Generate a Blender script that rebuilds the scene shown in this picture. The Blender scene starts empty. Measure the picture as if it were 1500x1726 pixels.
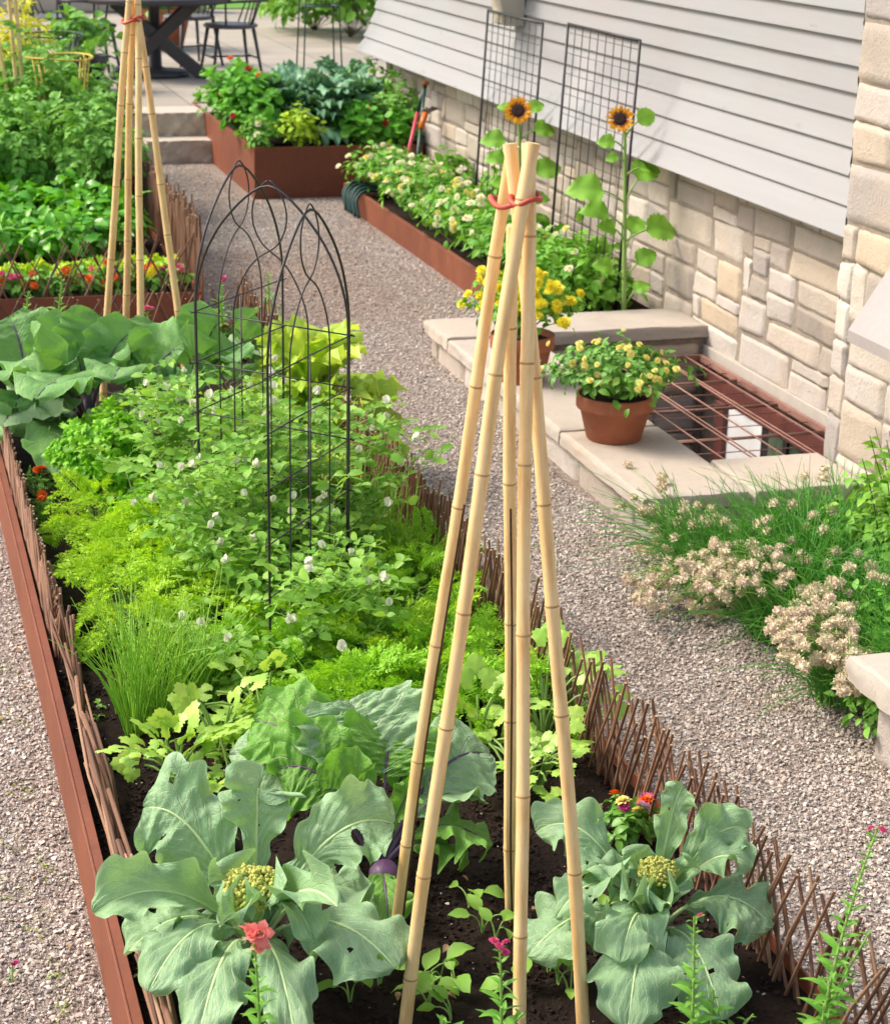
# generated garden scene
import bpy, math, random
import numpy as np
from mathutils import Matrix, Vector
rs=np.random.RandomState
R0=rs(7)
sc=bpy.context.scene
COL=sc.collection
PI=math.pi
# ---------------------------------------------------------------- camera frame
CF=3200.0; CC=(750.0,863.0); CH=2.2
def _cam():
    dY=np.array([-1000.,-1108.,CF]); yv=(200*dY[0]-CF*CF)/dY[1]
    dV=np.array([-200.,yv,CF]); dY/=np.linalg.norm(dY); dV/=np.linalg.norm(dV)
    dX=np.cross(dV,dY); return np.array([dX,dY,-dV])
CR=_cam(); CO=np.array([0,0,CH])
def at(px,py,z=None,x=None,y=None):
    d=CR@np.array([px-CC[0],py-CC[1],CF])
    t=(z-CH)/d[2] if z is not None else (x/d[0] if x is not None else y/d[1])
    return CO+t*d
def A(*v): return np.array(v,float)
def nrm(a):
    a=np.asarray(a,float); return a/(np.linalg.norm(a,axis=-1,keepdims=True)+1e-9)
# ---------------------------------------------------------------- mesh collector
class MB:
    def __init__(s): s.v=[];s.f={3:[],4:[]};s.m={3:[],4:[]};s.uv=[];s.n=0
    def add(s,V,F,UV=None,mi=0):
        V=np.asarray(V,float).reshape(-1,3)
        if UV is None: UV=np.zeros((len(V),2))
        Fs=F if isinstance(F,list) else [F]
        for f in Fs:
            f=np.asarray(f,int)
            if len(f)==0: continue
            k=f.shape[1]; s.f[k].append(f+s.n)
            m=np.asarray(mi); s.m[k].append(np.full(len(f),mi) if m.ndim==0 else m)
        s.v.append(V); s.uv.append(np.asarray(UV,float)); s.n+=len(V)
    def inst(s,T,M,mi=0):
        V,F,UV=T; M=np.asarray(M); n=len(M); k=len(V)
        if n==0: return
        W=np.einsum('nij,kj->nki',M[:,:3,:3],V)+M[:,None,:3,3]
        off=(np.arange(n)*k)[:,None,None]
        Fs=F if isinstance(F,list) else [F]
        s.add(W.reshape(-1,3),[(f[None]+off).reshape(-1,f.shape[1]) for f in Fs if len(f)],np.tile(UV,(n,1)),mi)
    def build(s,name,mats,parent=None,smooth=True):
        me=bpy.data.meshes.new(name)
        o=bpy.data.objects.new(name,me); COL.objects.link(o)
        if s.n:
            V=np.concatenate(s.v); UV=np.concatenate(s.uv)
            p=parent; 
            while p is not None: V=V-np.array(p.location); p=p.parent
            F4=np.concatenate(s.f[4]) if s.f[4] else np.zeros((0,4),int)
            F3=np.concatenate(s.f[3]) if s.f[3] else np.zeros((0,3),int)
            m=np.concatenate([np.concatenate(s.m[k]) for k in (4,3) if s.m[k]])
            L=np.concatenate([F4.ravel(),F3.ravel()])
            me.vertices.add(len(V)); me.vertices.foreach_set('co',V.ravel())
            me.loops.add(len(L)); me.loops.foreach_set('vertex_index',L)
            nf=len(F4)+len(F3); me.polygons.add(nf)
            st=np.concatenate([np.arange(len(F4))*4,len(F4)*4+np.arange(len(F3))*3])
            me.polygons.foreach_set('loop_start',st)
            me.polygons.foreach_set('material_index',m.astype(int))
            me.polygons.foreach_set('use_smooth',np.full(nf,smooth))
            u=me.uv_layers.new(name='UV'); u.data.foreach_set('uv',UV[L].ravel())
            me.update(calc_edges=True); me.validate()
        for x in (mats if isinstance(mats,(list,tuple)) else [mats]): me.materials.append(x)
        if parent is not None: o.parent=parent
        return o
def tag(o,label=None,cat=None,group=None,kind=None):
    if label: o['label']=label
    if cat: o['category']=cat
    if group: o['group']=group
    if kind: o['kind']=kind
    return o
def thing(name,label,cat,loc,group=None):
    o=bpy.data.objects.new(name,None); COL.objects.link(o); o.location=tuple(float(a) for a in loc); o.empty_display_size=.05
    return tag(o,label,cat,group)
def put(name,data,parent,M):
    """a part sharing mesh data, M in parent space"""
    o=bpy.data.objects.new(name,data); COL.objects.link(o); o.parent=parent; o.matrix_local=Matrix(M.tolist()); return o
# ---------------------------------------------------------------- geometry helpers
def frames(P,D,N,S=1.0):
    P=np.atleast_2d(P).astype(float); D=nrm(np.atleast_2d(D)); N=np.atleast_2d(N).astype(float)
    if len(D)==1: D=np.repeat(D,len(P),0)
    if len(N)==1: N=np.repeat(N,len(P),0)
    X=nrm(np.cross(D,N)); Z=np.cross(X,D)
    M=np.zeros((len(P),4,4)); S=np.broadcast_to(np.asarray(S,float),(len(P),)) if np.ndim(S)<2 else S
    if np.ndim(S)==2: sx,sy,sz=S[:,0:1],S[:,1:2],S[:,2:3]
    else: sx=sy=sz=S[:,None]
    M[:,:3,0]=X*sx; M[:,:3,1]=D*sy; M[:,:3,2]=Z*sz; M[:,:3,3]=P; M[:,3,3]=1
    return M
def grid(nu,nv,off=0):
    i,j=np.meshgrid(np.arange(nu),np.arange(nv),indexing='ij'); a=(i*(nv+1)+j).ravel()
    return np.stack([a,a+1,a+nv+2,a+nv+1],1)+off
def tube(P,r,n=8,cap=True,uvscale=1.0):
    P=np.asarray(P,float); k=len(P); r=np.broadcast_to(r,(k,)).astype(float)
    T=np.gradient(P,axis=0); T=nrm(T); ref=A(0,0,1) if abs(T[0][2])<.9 else A(1,0,0)
    X=nrm(np.cross(T,ref)); 
    for i in range(1,k):
        x=X[i-1]-T[i]*np.dot(X[i-1],T[i]); X[i]=x/np.linalg.norm(x)
    Y=np.cross(T,X); a=np.linspace(0,2*PI,n+1)[:-1]
    V=P[:,None]+r[:,None,None]*(np.cos(a)[None,:,None]*X[:,None]+np.sin(a)[None,:,None]*Y[:,None])
    V=V.reshape(-1,3); i,j=np.meshgrid(np.arange(k-1),np.arange(n),indexing='ij'); i=i.ravel();j=j.ravel();j2=(j+1)%n
    F=np.stack([i*n+j,i*n+j2,(i+1)*n+j2,(i+1)*n+j],1)
    L=np.concatenate([[0],np.cumsum(np.linalg.norm(np.diff(P,axis=0),axis=1))])*uvscale
    UV=np.stack([np.tile(a/(2*PI),k),np.repeat(L,n)],1)
    Fs=[F]
    if cap:
        V=np.vstack([V,P[0],P[-1]]); UV=np.vstack([UV,[0,0],[0,L[-1]]]); j=np.arange(n);j2=(j+1)%n
        Fs.append(np.concatenate([np.stack([j2,j,np.full(n,k*n)],1),np.stack([(k-1)*n+j,(k-1)*n+j2,np.full(n,k*n+1)],1)]))
    return V,Fs,UV
def bez(a,b,c,n=10,d=None):
    t=np.linspace(0,1,n)[:,None]; a,b,c=map(np.asarray,(a,b,c))
    if d is None: return (1-t)**2*a+2*t*(1-t)*b+t*t*c
    return (1-t)**3*a+3*t*(1-t)**2*b+3*t*t*(1-t)*c+t**3*np.asarray(d)
def box(lo,hi,bev=0.0):
    x0,y0,z0=lo;x1,y1,z1=hi
    b=min(bev,abs(x1-x0)/3,abs(y1-y0)/3,abs(z1-z0)/3)
    if b<=0:
        V=A(*[(x,y,z) for z in(z0,z1) for y in(y0,y1) for x in(x0,x1)]).reshape(-1,3)
        return V,np.array([[0,2,3,1],[4,5,7,6],[0,1,5,4],[2,6,7,3],[0,4,6,2],[1,3,7,5]]),None
    V=[];ctr=A((x0+x1)/2,(y0+y1)/2,(z0+z1)/2)
    for z in(0,1):
        for y in(0,1):
            for x in(0,1):
                c=A((x0,x1)[x],(y0,y1)[y],(z0,z1)[z]); s=np.sign(ctr-c)
                for k in range(3):
                    q=c+s*b; q[k]=c[k]; V.append(q)
    def id(x,y,z,k): return ((z*2+y)*2+x)*3+k
    F=[];T=[]
    for k in range(3):
        a1,a2=(k+1)%3,(k+2)%3
        for s in(0,1):
            q=[]
            for (p1,p2) in((0,0),(1,0),(1,1),(0,1)):
                c=[0,0,0];c[k]=s;c[a1]=p1;c[a2]=p2;q.append(id(*c,k))
            F.append(q if s else q[::-1])
    for k in range(3):
        a1,a2=(k+1)%3,(k+2)%3
        for p in(0,1):
            for q in(0,1):
                c=[0,0,0];c[a1]=p;c[a2]=q;c2=list(c);c2[k]=1
                f=[id(*c,a1),id(*c2,a1),id(*c2,a2),id(*c,a2)]
                F.append(f if p==q else f[::-1])
    for x in(0,1):
        for y in(0,1):
            for z in(0,1):
                t=[id(x,y,z,0),id(x,y,z,1),id(x,y,z,2)]; T.append(t if (x+y+z)%2 else t[::-1])
    return np.array(V),[np.array(F),np.array(T)],None
def addbox(mb,lo,hi,bev=0.0,mi=0,M=None):
    V,F,_=box(lo,hi,bev)
    if M is not None: V=V@np.asarray(M)[:3,:3].T+np.asarray(M)[:3,3]
    mb.add(V,F,V[:,:2],mi)
def rotz(a): c,s=math.cos(a),math.sin(a); return np.array([[c,-s,0],[s,c,0],[0,0,1.]])
def lathe(prof,n=24,M=None):
    pr=np.asarray(prof,float); a=np.linspace(0,2*PI,n+1)[:-1]; k=len(pr)
    V=np.stack([pr[:,0:1]*np.cos(a),pr[:,0:1]*np.sin(a),np.repeat(pr[:,1:2],n,1)],2).reshape(-1,3)
    i,j=np.meshgrid(np.arange(k-1),np.arange(n),indexing='ij'); i=i.ravel();j=j.ravel();j2=(j+1)%n
    return V,np.stack([i*n+j,i*n+j2,(i+1)*n+j2,(i+1)*n+j],1),np.stack([np.tile(a,k),np.repeat(pr[:,1],n)],1)
def snoise(P,seed,scale,oct=4):
    r=rs(seed); out=0; amp=1
    for o in range(oct):
        for k in range(3):
            d=nrm(r.randn(3)); out=out+amp*np.sin(P@(d*scale*(1.9**o)*2*PI)+r.rand()*6.28+1.3*np.sin(P@(nrm(r.randn(3))*scale*(1.9**o)*4)))
        amp*=.55
    return out/4.5
# ---------------------------------------------------------------- materials
def newmat(name):
    m=bpy.data.materials.new(name); m.use_nodes=True; nt=m.node_tree; nt.nodes.clear()
    return m,nt
class NT:
    def __init__(s,name):
        s.m,s.t=newmat(name); s.out=s.n('ShaderNodeOutputMaterial')
    def n(s,t,**k):
        x=s.t.nodes.new(t)
        for a,b in k.items():
            if hasattr(x,a): setattr(x,a,b)
            else: x.inputs[a.replace('_',' ')].default_value=b
        return x
    def l(s,a,b): s.t.links.new(a,b)
    def val(s,sock,v):
        if isinstance(v,(int,float)): sock.default_value=v
        elif isinstance(v,tuple): sock.default_value=v if len(v)==4 or len(sock.default_value)==3 else (*v,1)
        else: s.l(v,sock)
    def math(s,op,a,b=0.0,c=None,clamp=False):
        x=s.n('ShaderNodeMath',operation=op); x.use_clamp=clamp; s.val(x.inputs[0],a); s.val(x.inputs[1],b)
        if c is not None: s.val(x.inputs[2],c)
        return x.outputs[0]
    def mix(s,f,a,b,bt='MIX'):
        x=s.n('ShaderNodeMix',data_type='RGBA',blend_type=bt); s.val(x.inputs[0],f); s.val(x.inputs[6],a); s.val(x.inputs[7],b); return x.outputs[2]
    def noise(s,scale,detail=4,rough=.6,vec=None,out=0,dist=0.0):
        x=s.n('ShaderNodeTexNoise'); x.inputs['Scale'].default_value=scale;x.inputs['Detail'].default_value=detail;x.inputs['Roughness'].default_value=rough;x.inputs['Distortion'].default_value=dist
        if vec is not None: s.l(vec,x.inputs['Vector'])
        return x.outputs[out]
    def ramp(s,f,stops):
        x=s.n('ShaderNodeValToRGB'); s.l(f,x.inputs[0]); e=x.color_ramp.elements
        while len(e)<len(stops): e.new(.5)
        for i,(p,c) in enumerate(stops): e[i].position=p; e[i].color=(*c,1) if len(c)==3 else c
        return x.outputs[0]
    def mapr(s,f,a,b,c,d):
        x=s.n('ShaderNodeMapRange'); s.l(f,x.inputs[0])
        for i,v in enumerate((a,b,c,d)): x.inputs[i+1].default_value=v
        return x.outputs[0]
    def obj(s): return s.n('ShaderNodeTexCoord').outputs['Object']
    def gen(s): return s.n('ShaderNodeNewGeometry').outputs['Position']
    def uv(s): return s.n('ShaderNodeTexCoord').outputs['UV']
    def island(s): return s.n('ShaderNodeNewGeometry').outputs['Random Per Island']
    def scalev(s,vec,v):
        x=s.n('ShaderNodeMapping'); s.l(vec,x.inputs[0]); x.inputs['Scale'].default_value=v; return x.outputs[0]
    def bump(s,h,st=.3,d=.01):
        x=s.n('ShaderNodeBump'); x.inputs['Strength'].default_value=st; x.inputs['Distance'].default_value=d; s.l(h,x.inputs['Height']); return x.outputs[0]
    def pbr(s,col,rough=.6,nor=None,metal=0.0,spec=.5,trans=None,tcol=None):
        p=s.n('ShaderNodeBsdfPrincipled'); s.val(p.inputs['Base Color'],col); s.val(p.inputs['Roughness'],rough); p.inputs['Metallic'].default_value=metal
        p.inputs['Specular IOR Level'].default_value=spec
        if nor is not None: s.l(nor,p.inputs['Normal'])
        o=p.outputs[0]
        if trans:
            t=s.n('ShaderNodeBsdfTranslucent'); s.val(t.inputs[0],tcol if tcol is not None else col)
            if nor is not None: s.l(nor,t.inputs['Normal'])
            mx=s.n('ShaderNodeMixShader'); mx.inputs[0].default_value=trans; s.l(o,mx.inputs[1]); s.l(t.outputs[0],mx.inputs[2]); o=mx.outputs[0]
        s.l(o,s.out.inputs[0]); return s.m
def leafmat(name,c1,c2,trans=.35,rough=.5,spec=.35,sc_=40,bump=.3,mott=.35):
    t=NT(name); i=t.island(); o=t.gen()
    n=t.noise(sc_,3,.6,o); n2=t.noise(4,2,.5,o)
    f=t.math('ADD',t.math('MULTIPLY',i,.65),t.math('MULTIPLY',n2,.55),clamp=True)
    f=t.mapr(f,.25,.85,0,1)
    c=t.mix(f,c1,c2); c=t.mix(t.math('MULTIPLY',n,mott),c,tuple(min(1,a*1.7+.01) for a in c2))
    warm=t.mix(.5,c,(c2[0]*2.0,c2[1]*1.7,c2[2]*.6))
    return t.pbr(c,rough,t.bump(n,bump,.004),spec=spec,trans=trans,tcol=warm)
def veinmat(name,c1,c2,vein,rough=.5,trans=.22,freq=6.5,slope=.55,under=None):
    t=NT(name); uv=t.uv(); sp=t.n('ShaderNodeSeparateXYZ'); t.l(uv,sp.inputs[0]); u,v=sp.outputs[0],sp.outputs[1]
    av=t.math('ABSOLUTE',v); pos=t.gen(); nn=t.noise(14,3,.6,pos)
    wob=t.math('MULTIPLY',t.math('SUBTRACT',t.noise(3.5,2,.5,t.scalev(uv,(2,1.5,1))),.5),.35)
    side=t.n('ShaderNodeMath',operation='SIGN'); t.l(v,side.inputs[0])
    ph=t.math('ADD',t.math('SUBTRACT',t.math('MULTIPLY',u,freq),t.math('MULTIPLY',t.math('POWER',av,.8),freq*slope)),t.math('ADD',wob,t.math('MULTIPLY',side.outputs[0],.22)))
    fr=t.math('ABSOLUTE',t.math('SUBTRACT',t.math('FRACT',ph),.5))
    wid=t.math('SUBTRACT',.095,t.math('MULTIPLY',av,.07))
    sv=t.math('SUBTRACT',1.0,t.math('DIVIDE',fr,wid),clamp=True)
    mw=t.math('SUBTRACT',.062,t.math('MULTIPLY',u,.048))
    mid=t.math('MULTIPLY',t.math('SUBTRACT',1.0,t.math('DIVIDE',av,mw),clamp=True),1.6,clamp=True)
    # fine net
    vo=t.n('ShaderNodeTexVoronoi',feature='DISTANCE_TO_EDGE'); vo.inputs['Scale'].default_value=17; t.l(t.scalev(uv,(1.2,.62,1)),vo.inputs['Vector'])
    net=t.math('SUBTRACT',1.0,t.math('MULTIPLY',vo.outputs[0],10.0),clamp=True)
    i=t.island(); f=t.mapr(t.math('ADD',t.math('MULTIPLY',i,.6),t.math('MULTIPLY',nn,.5)),.25,.85,0,1)
    c=t.mix(f,c1,c2)
    c=t.mix(t.math('MULTIPLY',net,.13),c,vein); c=t.mix(t.math('MULTIPLY',sv,.6),c,vein); c=t.mix(mid,c,vein)
    h=t.math('ADD',t.math('MULTIPLY',mid,-.5),t.math('ADD',t.math('MULTIPLY',sv,-1.0),t.math('MULTIPLY',net,-.35)))
    h=t.math('ADD',h,t.math('MULTIPLY',t.noise(70,3,.6,pos),.25))
    edge=t.math('MULTIPLY',t.math('SUBTRACT',av,.93,clamp=True),5.0,clamp=True)
    c=t.mix(edge,c,tuple(min(1,a*1.6+.03) for a in c2))
    return t.pbr(c,rough,t.bump(h,.55,.004),spec=.4,trans=trans,tcol=t.mix(.55,c,(c2[0]*1.3,c2[1]*1.5,c2[2]*.35)))
def plain(name,c,rough=.6,metal=0.0,spec=.5,var=.25,sc_=8,bump=.15,c2=None,trans=None):
    t=NT(name); o=t.obj(); n=t.noise(sc_,5,.65,o); n2=t.noise(sc_*9,3,.6,o)
    c2=c2 or tuple(a*(1-var*1.4) for a in c)
    f=t.mapr(t.math('ADD',t.math('MULTIPLY',n,.75),t.math('MULTIPLY',n2,.25)),.35,.65,0,1)
    return t.pbr(t.mix(f,c,c2),t.mapr(n2,.2,.8,rough-.08,rough+.1),t.bump(n2,bump,.003),metal,spec,trans)
def petalmat(name,c,c2=None,trans=.3,rough=.55):
    t=NT(name); i=t.island(); n=t.noise(30,2,.5,t.obj())
    return t.pbr(t.mix(t.math('MULTIPLY',t.math('ADD',i,n),.5),c,c2 or tuple(a*.75 for a in c)),rough,None,trans=trans)
M={}
def mk():
    def patch(t,o,c):
        mp=t.n('ShaderNodeMapping'); t.l(o,mp.inputs[0]); mp.inputs['Location'].default_value=(-2.25*1.0,-10.1*.55,0); mp.inputs['Scale'].default_value=(1.0,.55,0)
        ln=t.n('ShaderNodeVectorMath',operation='LENGTH'); t.l(mp.outputs[0],ln.inputs[0]); d=t.math('ADD',ln.outputs['Value'],t.math('MULTIPLY',t.math('SUBTRACT',t.noise(3.2,4,.7,o),.5),1.3))
        return t.mix(t.mapr(d,.35,.75,.62,0),c,t.mix(.5,c,(.26,.15,.085)))
    # gravel ground
    t=NT('gravel'); o=t.gen()
    vo=t.n('ShaderNodeTexVoronoi'); vo.inputs['Scale'].default_value=95; t.l(t.mix(.06,o,t.noise(60,2,.5,o,1)),vo.inputs['Vector'])
    sp=t.n('ShaderNodeSeparateColor'); t.l(vo.outputs['Color'],sp.inputs[0])
    c=t.ramp(sp.outputs[0],[(0,(.10,.085,.08)),(.18,(.24,.195,.175)),(.45,(.42,.345,.30)),(.65,(.36,.27,.23)),(.8,(.54,.47,.42)),(1,(.70,.64,.58))])
    big=t.noise(1.1,4,.6,o); c=t.mix(t.mapr(big,.42,.68,0,.42),c,(.30,.21,.15)); c=t.mix(t.mapr(vo.outputs['Distance'],.35,.75,0,.75),c,(.16,.13,.11))
    c=patch(t,o,c); h=t.math('SUBTRACT',1.0,vo.outputs['Distance'])
    M['gravel']=t.pbr(c,.8,t.bump(h,.9,.008))
    # pebbles
    t=NT('pebble'); i=t.island(); o=t.gen()
    c=t.ramp(i,[(0,(.17,.155,.14)),(.10,(.30,.26,.235)),(.24,(.46,.41,.37)),(.48,(.60,.545,.48)),(.60,(.52,.41,.345)),(.74,(.66,.56,.47)),(.88,(.68,.63,.56)),(1,(.76,.73,.68))])
    c=t.mix(t.math('MULTIPLY',t.noise(120,3,.6,o),.35),c,(.2,.17,.15)); big=t.noise(1.1,4,.6,o); c=t.mix(t.mapr(big,.45,.7,0,.35),c,(.33,.24,.18))
    c=patch(t,o,c); M['pebble']=t.pbr(c,.65,t.bump(t.noise(300,2,.5,o),.2,.001))
    # soil
    t=NT('soil'); o=t.gen(); n=t.noise(28,8,.75,o); n2=t.noise(130,5,.7,o); n3=t.noise(3,3,.6,o)
    c=t.mix(t.mapr(n,.3,.7,0,1),(.014,.009,.007),(.046,.030,.022)); c=t.mix(t.mapr(n3,.45,.7,0,.5),c,(.06,.04,.03))
    wh=t.math('GREATER_THAN',n2,.70); c=t.mix(t.math('MULTIPLY',wh,.8),c,(.22,.16,.11))
    M['soil']=t.pbr(c,.95,t.bump(t.math('ADD',t.math('MULTIPLY',n,1.0),t.math('MULTIPLY',n2,.35)),1.0,.03),spec=.15)
    M['crumb']=plain('soil_crumb',(.035,.022,.016),.95,sc_=60,var=.5,c2=(.015,.010,.008),spec=.15)
    # corten
    def cor(nm,a,b,c_):
        t=NT(nm); o=t.gen(); n=t.noise(2.2,6,.7,o,dist=.4); n2=t.noise(60,4,.7,o); st=t.noise(6,4,.7,t.scalev(o,(1,1,.12)))
        c=t.mix(t.mapr(n,.35,.65,0,1),a,b); c=t.mix(t.mapr(st,.5,.75,0,.55),c,c_); c=t.mix(t.mapr(n2,.55,.75,0,.4),c,(.33,.14,.07)); c=t.mix(t.mapr(t.noise(11,6,.75,o),.58,.72,0,.45),c,(.09,.035,.028)); c=t.mix(t.mapr(t.noise(5,5,.7,t.scalev(o,(1,1,.3))),.60,.74,0,.35),c,(.33,.17,.10))
        return t.pbr(c,t.mapr(n,.3,.7,.5,.72),t.bump(n2,.25,.001),spec=.35)
    M['corten']=cor('weathering_steel',(.165,.050,.025),(.215,.068,.034),(.12,.038,.022))
    M['rust']=cor('rusty_iron',(.20,.095,.075),(.34,.19,.15),(.10,.045,.038))
    # twigs
    t=NT('willow'); i=t.island(); o=t.gen(); n=t.noise(50,4,.6,t.scalev(o,(1,1,.2)))
    c=t.ramp(i,[(0,(.10,.045,.026)),(.4,(.20,.095,.052)),(.75,(.30,.15,.085)),(1,(.42,.26,.16))]); c=t.mix(t.math('MULTIPLY',n,.5),c,(.09,.045,.03))
    M['willow']=t.pbr(c,.75,t.bump(n,.4,.002))
    t=NT('twig_end'); M['twigend']=t.pbr((.45,.34,.22),.8)
    # bamboo
    def bam(nm,a,b,c_):
        t=NT(nm); uv=t.uv(); o=t.gen(); st=t.noise(7,4,.6,t.scalev(uv,(9,1.0,1))); bl=t.noise(3,4,.6,t.scalev(uv,(1.4,2.2,1))); n2=t.noise(35,3,.6,t.scalev(uv,(3,1,1)))
        c=t.mix(t.mapr(st,.35,.65,0,1),a,b); c=t.mix(t.mapr(bl,.44,.66,0,.8),c,c_); sm=t.noise(16,5,.7,t.scalev(uv,(2.5,2.0,1))); c=t.mix(t.mapr(sm,.56,.70,0,.45),c,(.40,.26,.13)); c=t.mix(t.math('GREATER_THAN',n2,.73),c,(.22,.10,.04))
        return t.pbr(c,.42,t.bump(st,.15,.002),spec=.45)
    M['bamboo']=bam('bamboo',(.82,.56,.25),(.90,.68,.36),(.70,.40,.14))
    M['bambnode']=plain('bamboo_node',(.50,.31,.13),.6,sc_=30,c2=(.36,.20,.08))
    M['bambdark']=plain('bamboo_split',(.11,.04,.015),.8,sc_=30,c2=(.05,.02,.01))
    M['bambend']=plain('bamboo_cut_end',(.68,.5,.28),.8,sc_=90,c2=(.5,.33,.16))
    M['palerib']=plain('pale_midrib',(.60,.74,.38),.5,sc_=20,c2=(.48,.66,.30)); M['rubber']=plain('red_tie',(.62,.10,.06),.5,sc_=20,trans=.1)
    M['litter']=plain('dry_leaf',(.42,.28,.14),.8,sc_=40,c2=(.25,.15,.07)); M['wire']=plain('black_wire',(.018,.017,.022),.45,metal=.2,sc_=40,spec=.5,c2=(.035,.03,.03))
    M['greenwire']=plain('green_wire',(.02,.06,.04),.5,sc_=40)
    M['yellowwire']=plain('yellow_wire',(.72,.50,.05),.4,sc_=20,c2=(.6,.42,.05))
    # terracotta
    t=NT('terracotta'); o=t.gen(); n=t.noise(9,5,.65,o); st=t.noise(25,4,.7,t.scalev(o,(1,1,.25))); n2=t.noise(150,3,.6,o)
    c=t.mix(t.mapr(n,.35,.65,0,1),(.40,.135,.062),(.33,.10,.048)); c=t.mix(t.mapr(st,.56,.75,0,.35),c,(.55,.34,.24))
    M['terra']=t.pbr(c,.75,t.bump(n2,.25,.002))
    # stones
    def stone(nm,cols,sc1=9,b=.6):
        t=NT(nm); i=t.island(); o=t.gen(); n=t.noise(sc1,6,.7,o,dist=.6); n2=t.noise(sc1*9,4,.7,o); cr=t.noise(sc1*.45,3,.6,o)
        c=t.ramp(i,cols); c=t.mix(t.mapr(n,.3,.7,0,.5),c,t.mix(.5,c,(.24,.20,.17))); c=t.mix(t.mapr(cr,.5,.72,0,.40),c,(.52,.41,.30)); c=t.mix(t.mapr(n2,.55,.8,0,.4),c,(.22,.185,.16))
        return t.pbr(c,.85,t.bump(t.math('ADD',n,t.math('MULTIPLY',n2,.4)),b,.014),spec=.25)
    M['stone']=stone('wall_stone',[(0,(.28,.25,.22)),(.16,(.48,.425,.355)),(.3,(.37,.32,.295)),(.45,(.58,.53,.455)),(.58,(.36,.335,.325)),(.7,(.52,.425,.31)),(.85,(.48,.435,.40)),(1,(.62,.575,.51))],11,.7)
    M['cap']=stone('cap_stone',[(0,(.44,.395,.34)),(.5,(.48,.435,.38)),(1,(.42,.38,.335))],5,.35)
    M['step']=stone('step_stone',[(0,(.50,.44,.37)),(1,(.60,.54,.46))],5,.7)
    M['mortar']=plain('mortar',(.31,.265,.215),.95,sc_=40,c2=(.20,.165,.13),bump=.6)
    M['concrete']=plain('concrete',(.44,.41,.36),.9,sc_=12,c2=(.38,.34,.30),bump=.3)
    # siding
    t=NT('siding'); o=t.gen(); g=t.noise(3,6,.7,t.scalev(o,(1,.25,6))); n=t.noise(1.3,4,.6,o); kn=t.noise(7,3,.6,t.scalev(o,(1,.6,2))); i=t.island()
    c=t.mix(t.mapr(g,.3,.7,0,1),(.258,.274,.280),(.298,.312,.317)); c=t.mix(t.mapr(n,.4,.65,0,.5),c,(.30,.275,.28)); c=t.mix(t.mapr(kn,.66,.74,0,.5),c,(.20,.185,.175)); c=t.mix(t.math('MULTIPLY',i,.2),c,(.25,.24,.245))
    M['siding']=t.pbr(c,.7,t.bump(t.noise(14,4,.6,t.scalev(o,(1,.1,7))),.2,.002),spec=.3)
    M['cream']=plain('cream_paint',(.50,.45,.36),.6,sc_=5,c2=(.45,.40,.32))
    M['ventgrey']=plain('vent_grey',(.33,.30,.29),.55,sc_=4,c2=(.30,.27,.265))
    M['winframe']=plain('window_brown',(.16,.05,.04),.5,sc_=10,c2=(.10,.035,.03))
    M['white']=plain('white_curtain',(.75,.76,.78),.8,sc_=6,var=.08)
    M['dark']=plain('dark_room',(.012,.012,.014),.9)
    t=NT('glass'); p=t.n('ShaderNodeBsdfGlossy'); p.inputs['Color'].default_value=(.5,.6,.55,1); p.inputs['Roughness'].default_value=.06
    d=t.n('ShaderNodeBsdfPrincipled'); c=t.mix(t.mapr(t.noise(5,4,.6,t.obj()),.35,.65,0,1),(.035,.06,.045),(.14,.19,.13)); t.l(c,d.inputs['Base Color']); d.inputs['Roughness'].default_value=.3
    mx=t.n('ShaderNodeMixShader'); mx.inputs[0].default_value=.35; t.l(d.outputs[0],mx.inputs[1]); t.l(p.outputs[0],mx.inputs[2]); t.l(mx.outputs[0],t.out.inputs[0]); M['glass']=t.m
    # patio
    t=NT('patio_pavers'); o=t.gen(); br=t.n('ShaderNodeTexBrick'); br.offset=.0; t.l(o,br.inputs['Vector']); br.inputs['Scale'].default_value=1.0; br.inputs['Brick Width'].default_value=.62; br.inputs['Row Height'].default_value=.62
    br.inputs['Mortar Size'].default_value=.008; br.inputs['Color1'].default_value=(.38,.34,.285,1); br.inputs['Color2'].default_value=(.30,.27,.225,1); br.inputs['Mortar'].default_value=(.13,.11,.09,1)
    c=t.mix(t.mapr(t.noise(3,5,.6,o),.35,.65,0,.35),br.outputs['Color'],(.34,.29,.24)); c=t.mix(t.mapr(t.noise(60,3,.6,o),.4,.7,0,.2),c,(.22,.2,.18))
    M['patio']=t.pbr(c,.8,t.bump(t.math('SUBTRACT',1.0,br.outputs['Fac']),.4,.006))
    M['furn']=plain('dark_painted_wood',(.055,.052,.06),.5,sc_=5,c2=(.04,.038,.045))
    M['furntop']=plain('seat_wood',(.12,.10,.10),.4,sc_=5)
    M['blackpot']=plain('dark_glazed_pot',(.02,.023,.03),.25,sc_=5)
    M['ropegreen']=plain('dark_green_hose',(.012,.06,.055),.6,sc_=50)
    M['toolgreen']=plain('tool_green',(.01,.06,.045),.4,sc_=5)
    M['toolorange']=plain('tool_orange',(.75,.17,.02),.45,sc_=5)
    M['toolpink']=plain('tool_pink',(.70,.06,.12),.4,sc_=5)
    M['toolwire']=plain('rake_wire',(.35,.16,.15),.5,sc_=20)
    M['steel']=plain('tool_steel',(.30,.24,.2),.5,metal=.5,sc_=20)
    # foliage
    L=leafmat
    M['carrot']=L('carrot_leaf',(.20,.42,.015),(.38,.60,.03),.35)
    M['carrot2']=L('carrot_leaf_deep',(.13,.38,.012),(.28,.53,.025),.35)
    M['parsley']=L('parsley_leaf',(.085,.33,.008),(.22,.50,.022),.3)
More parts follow.
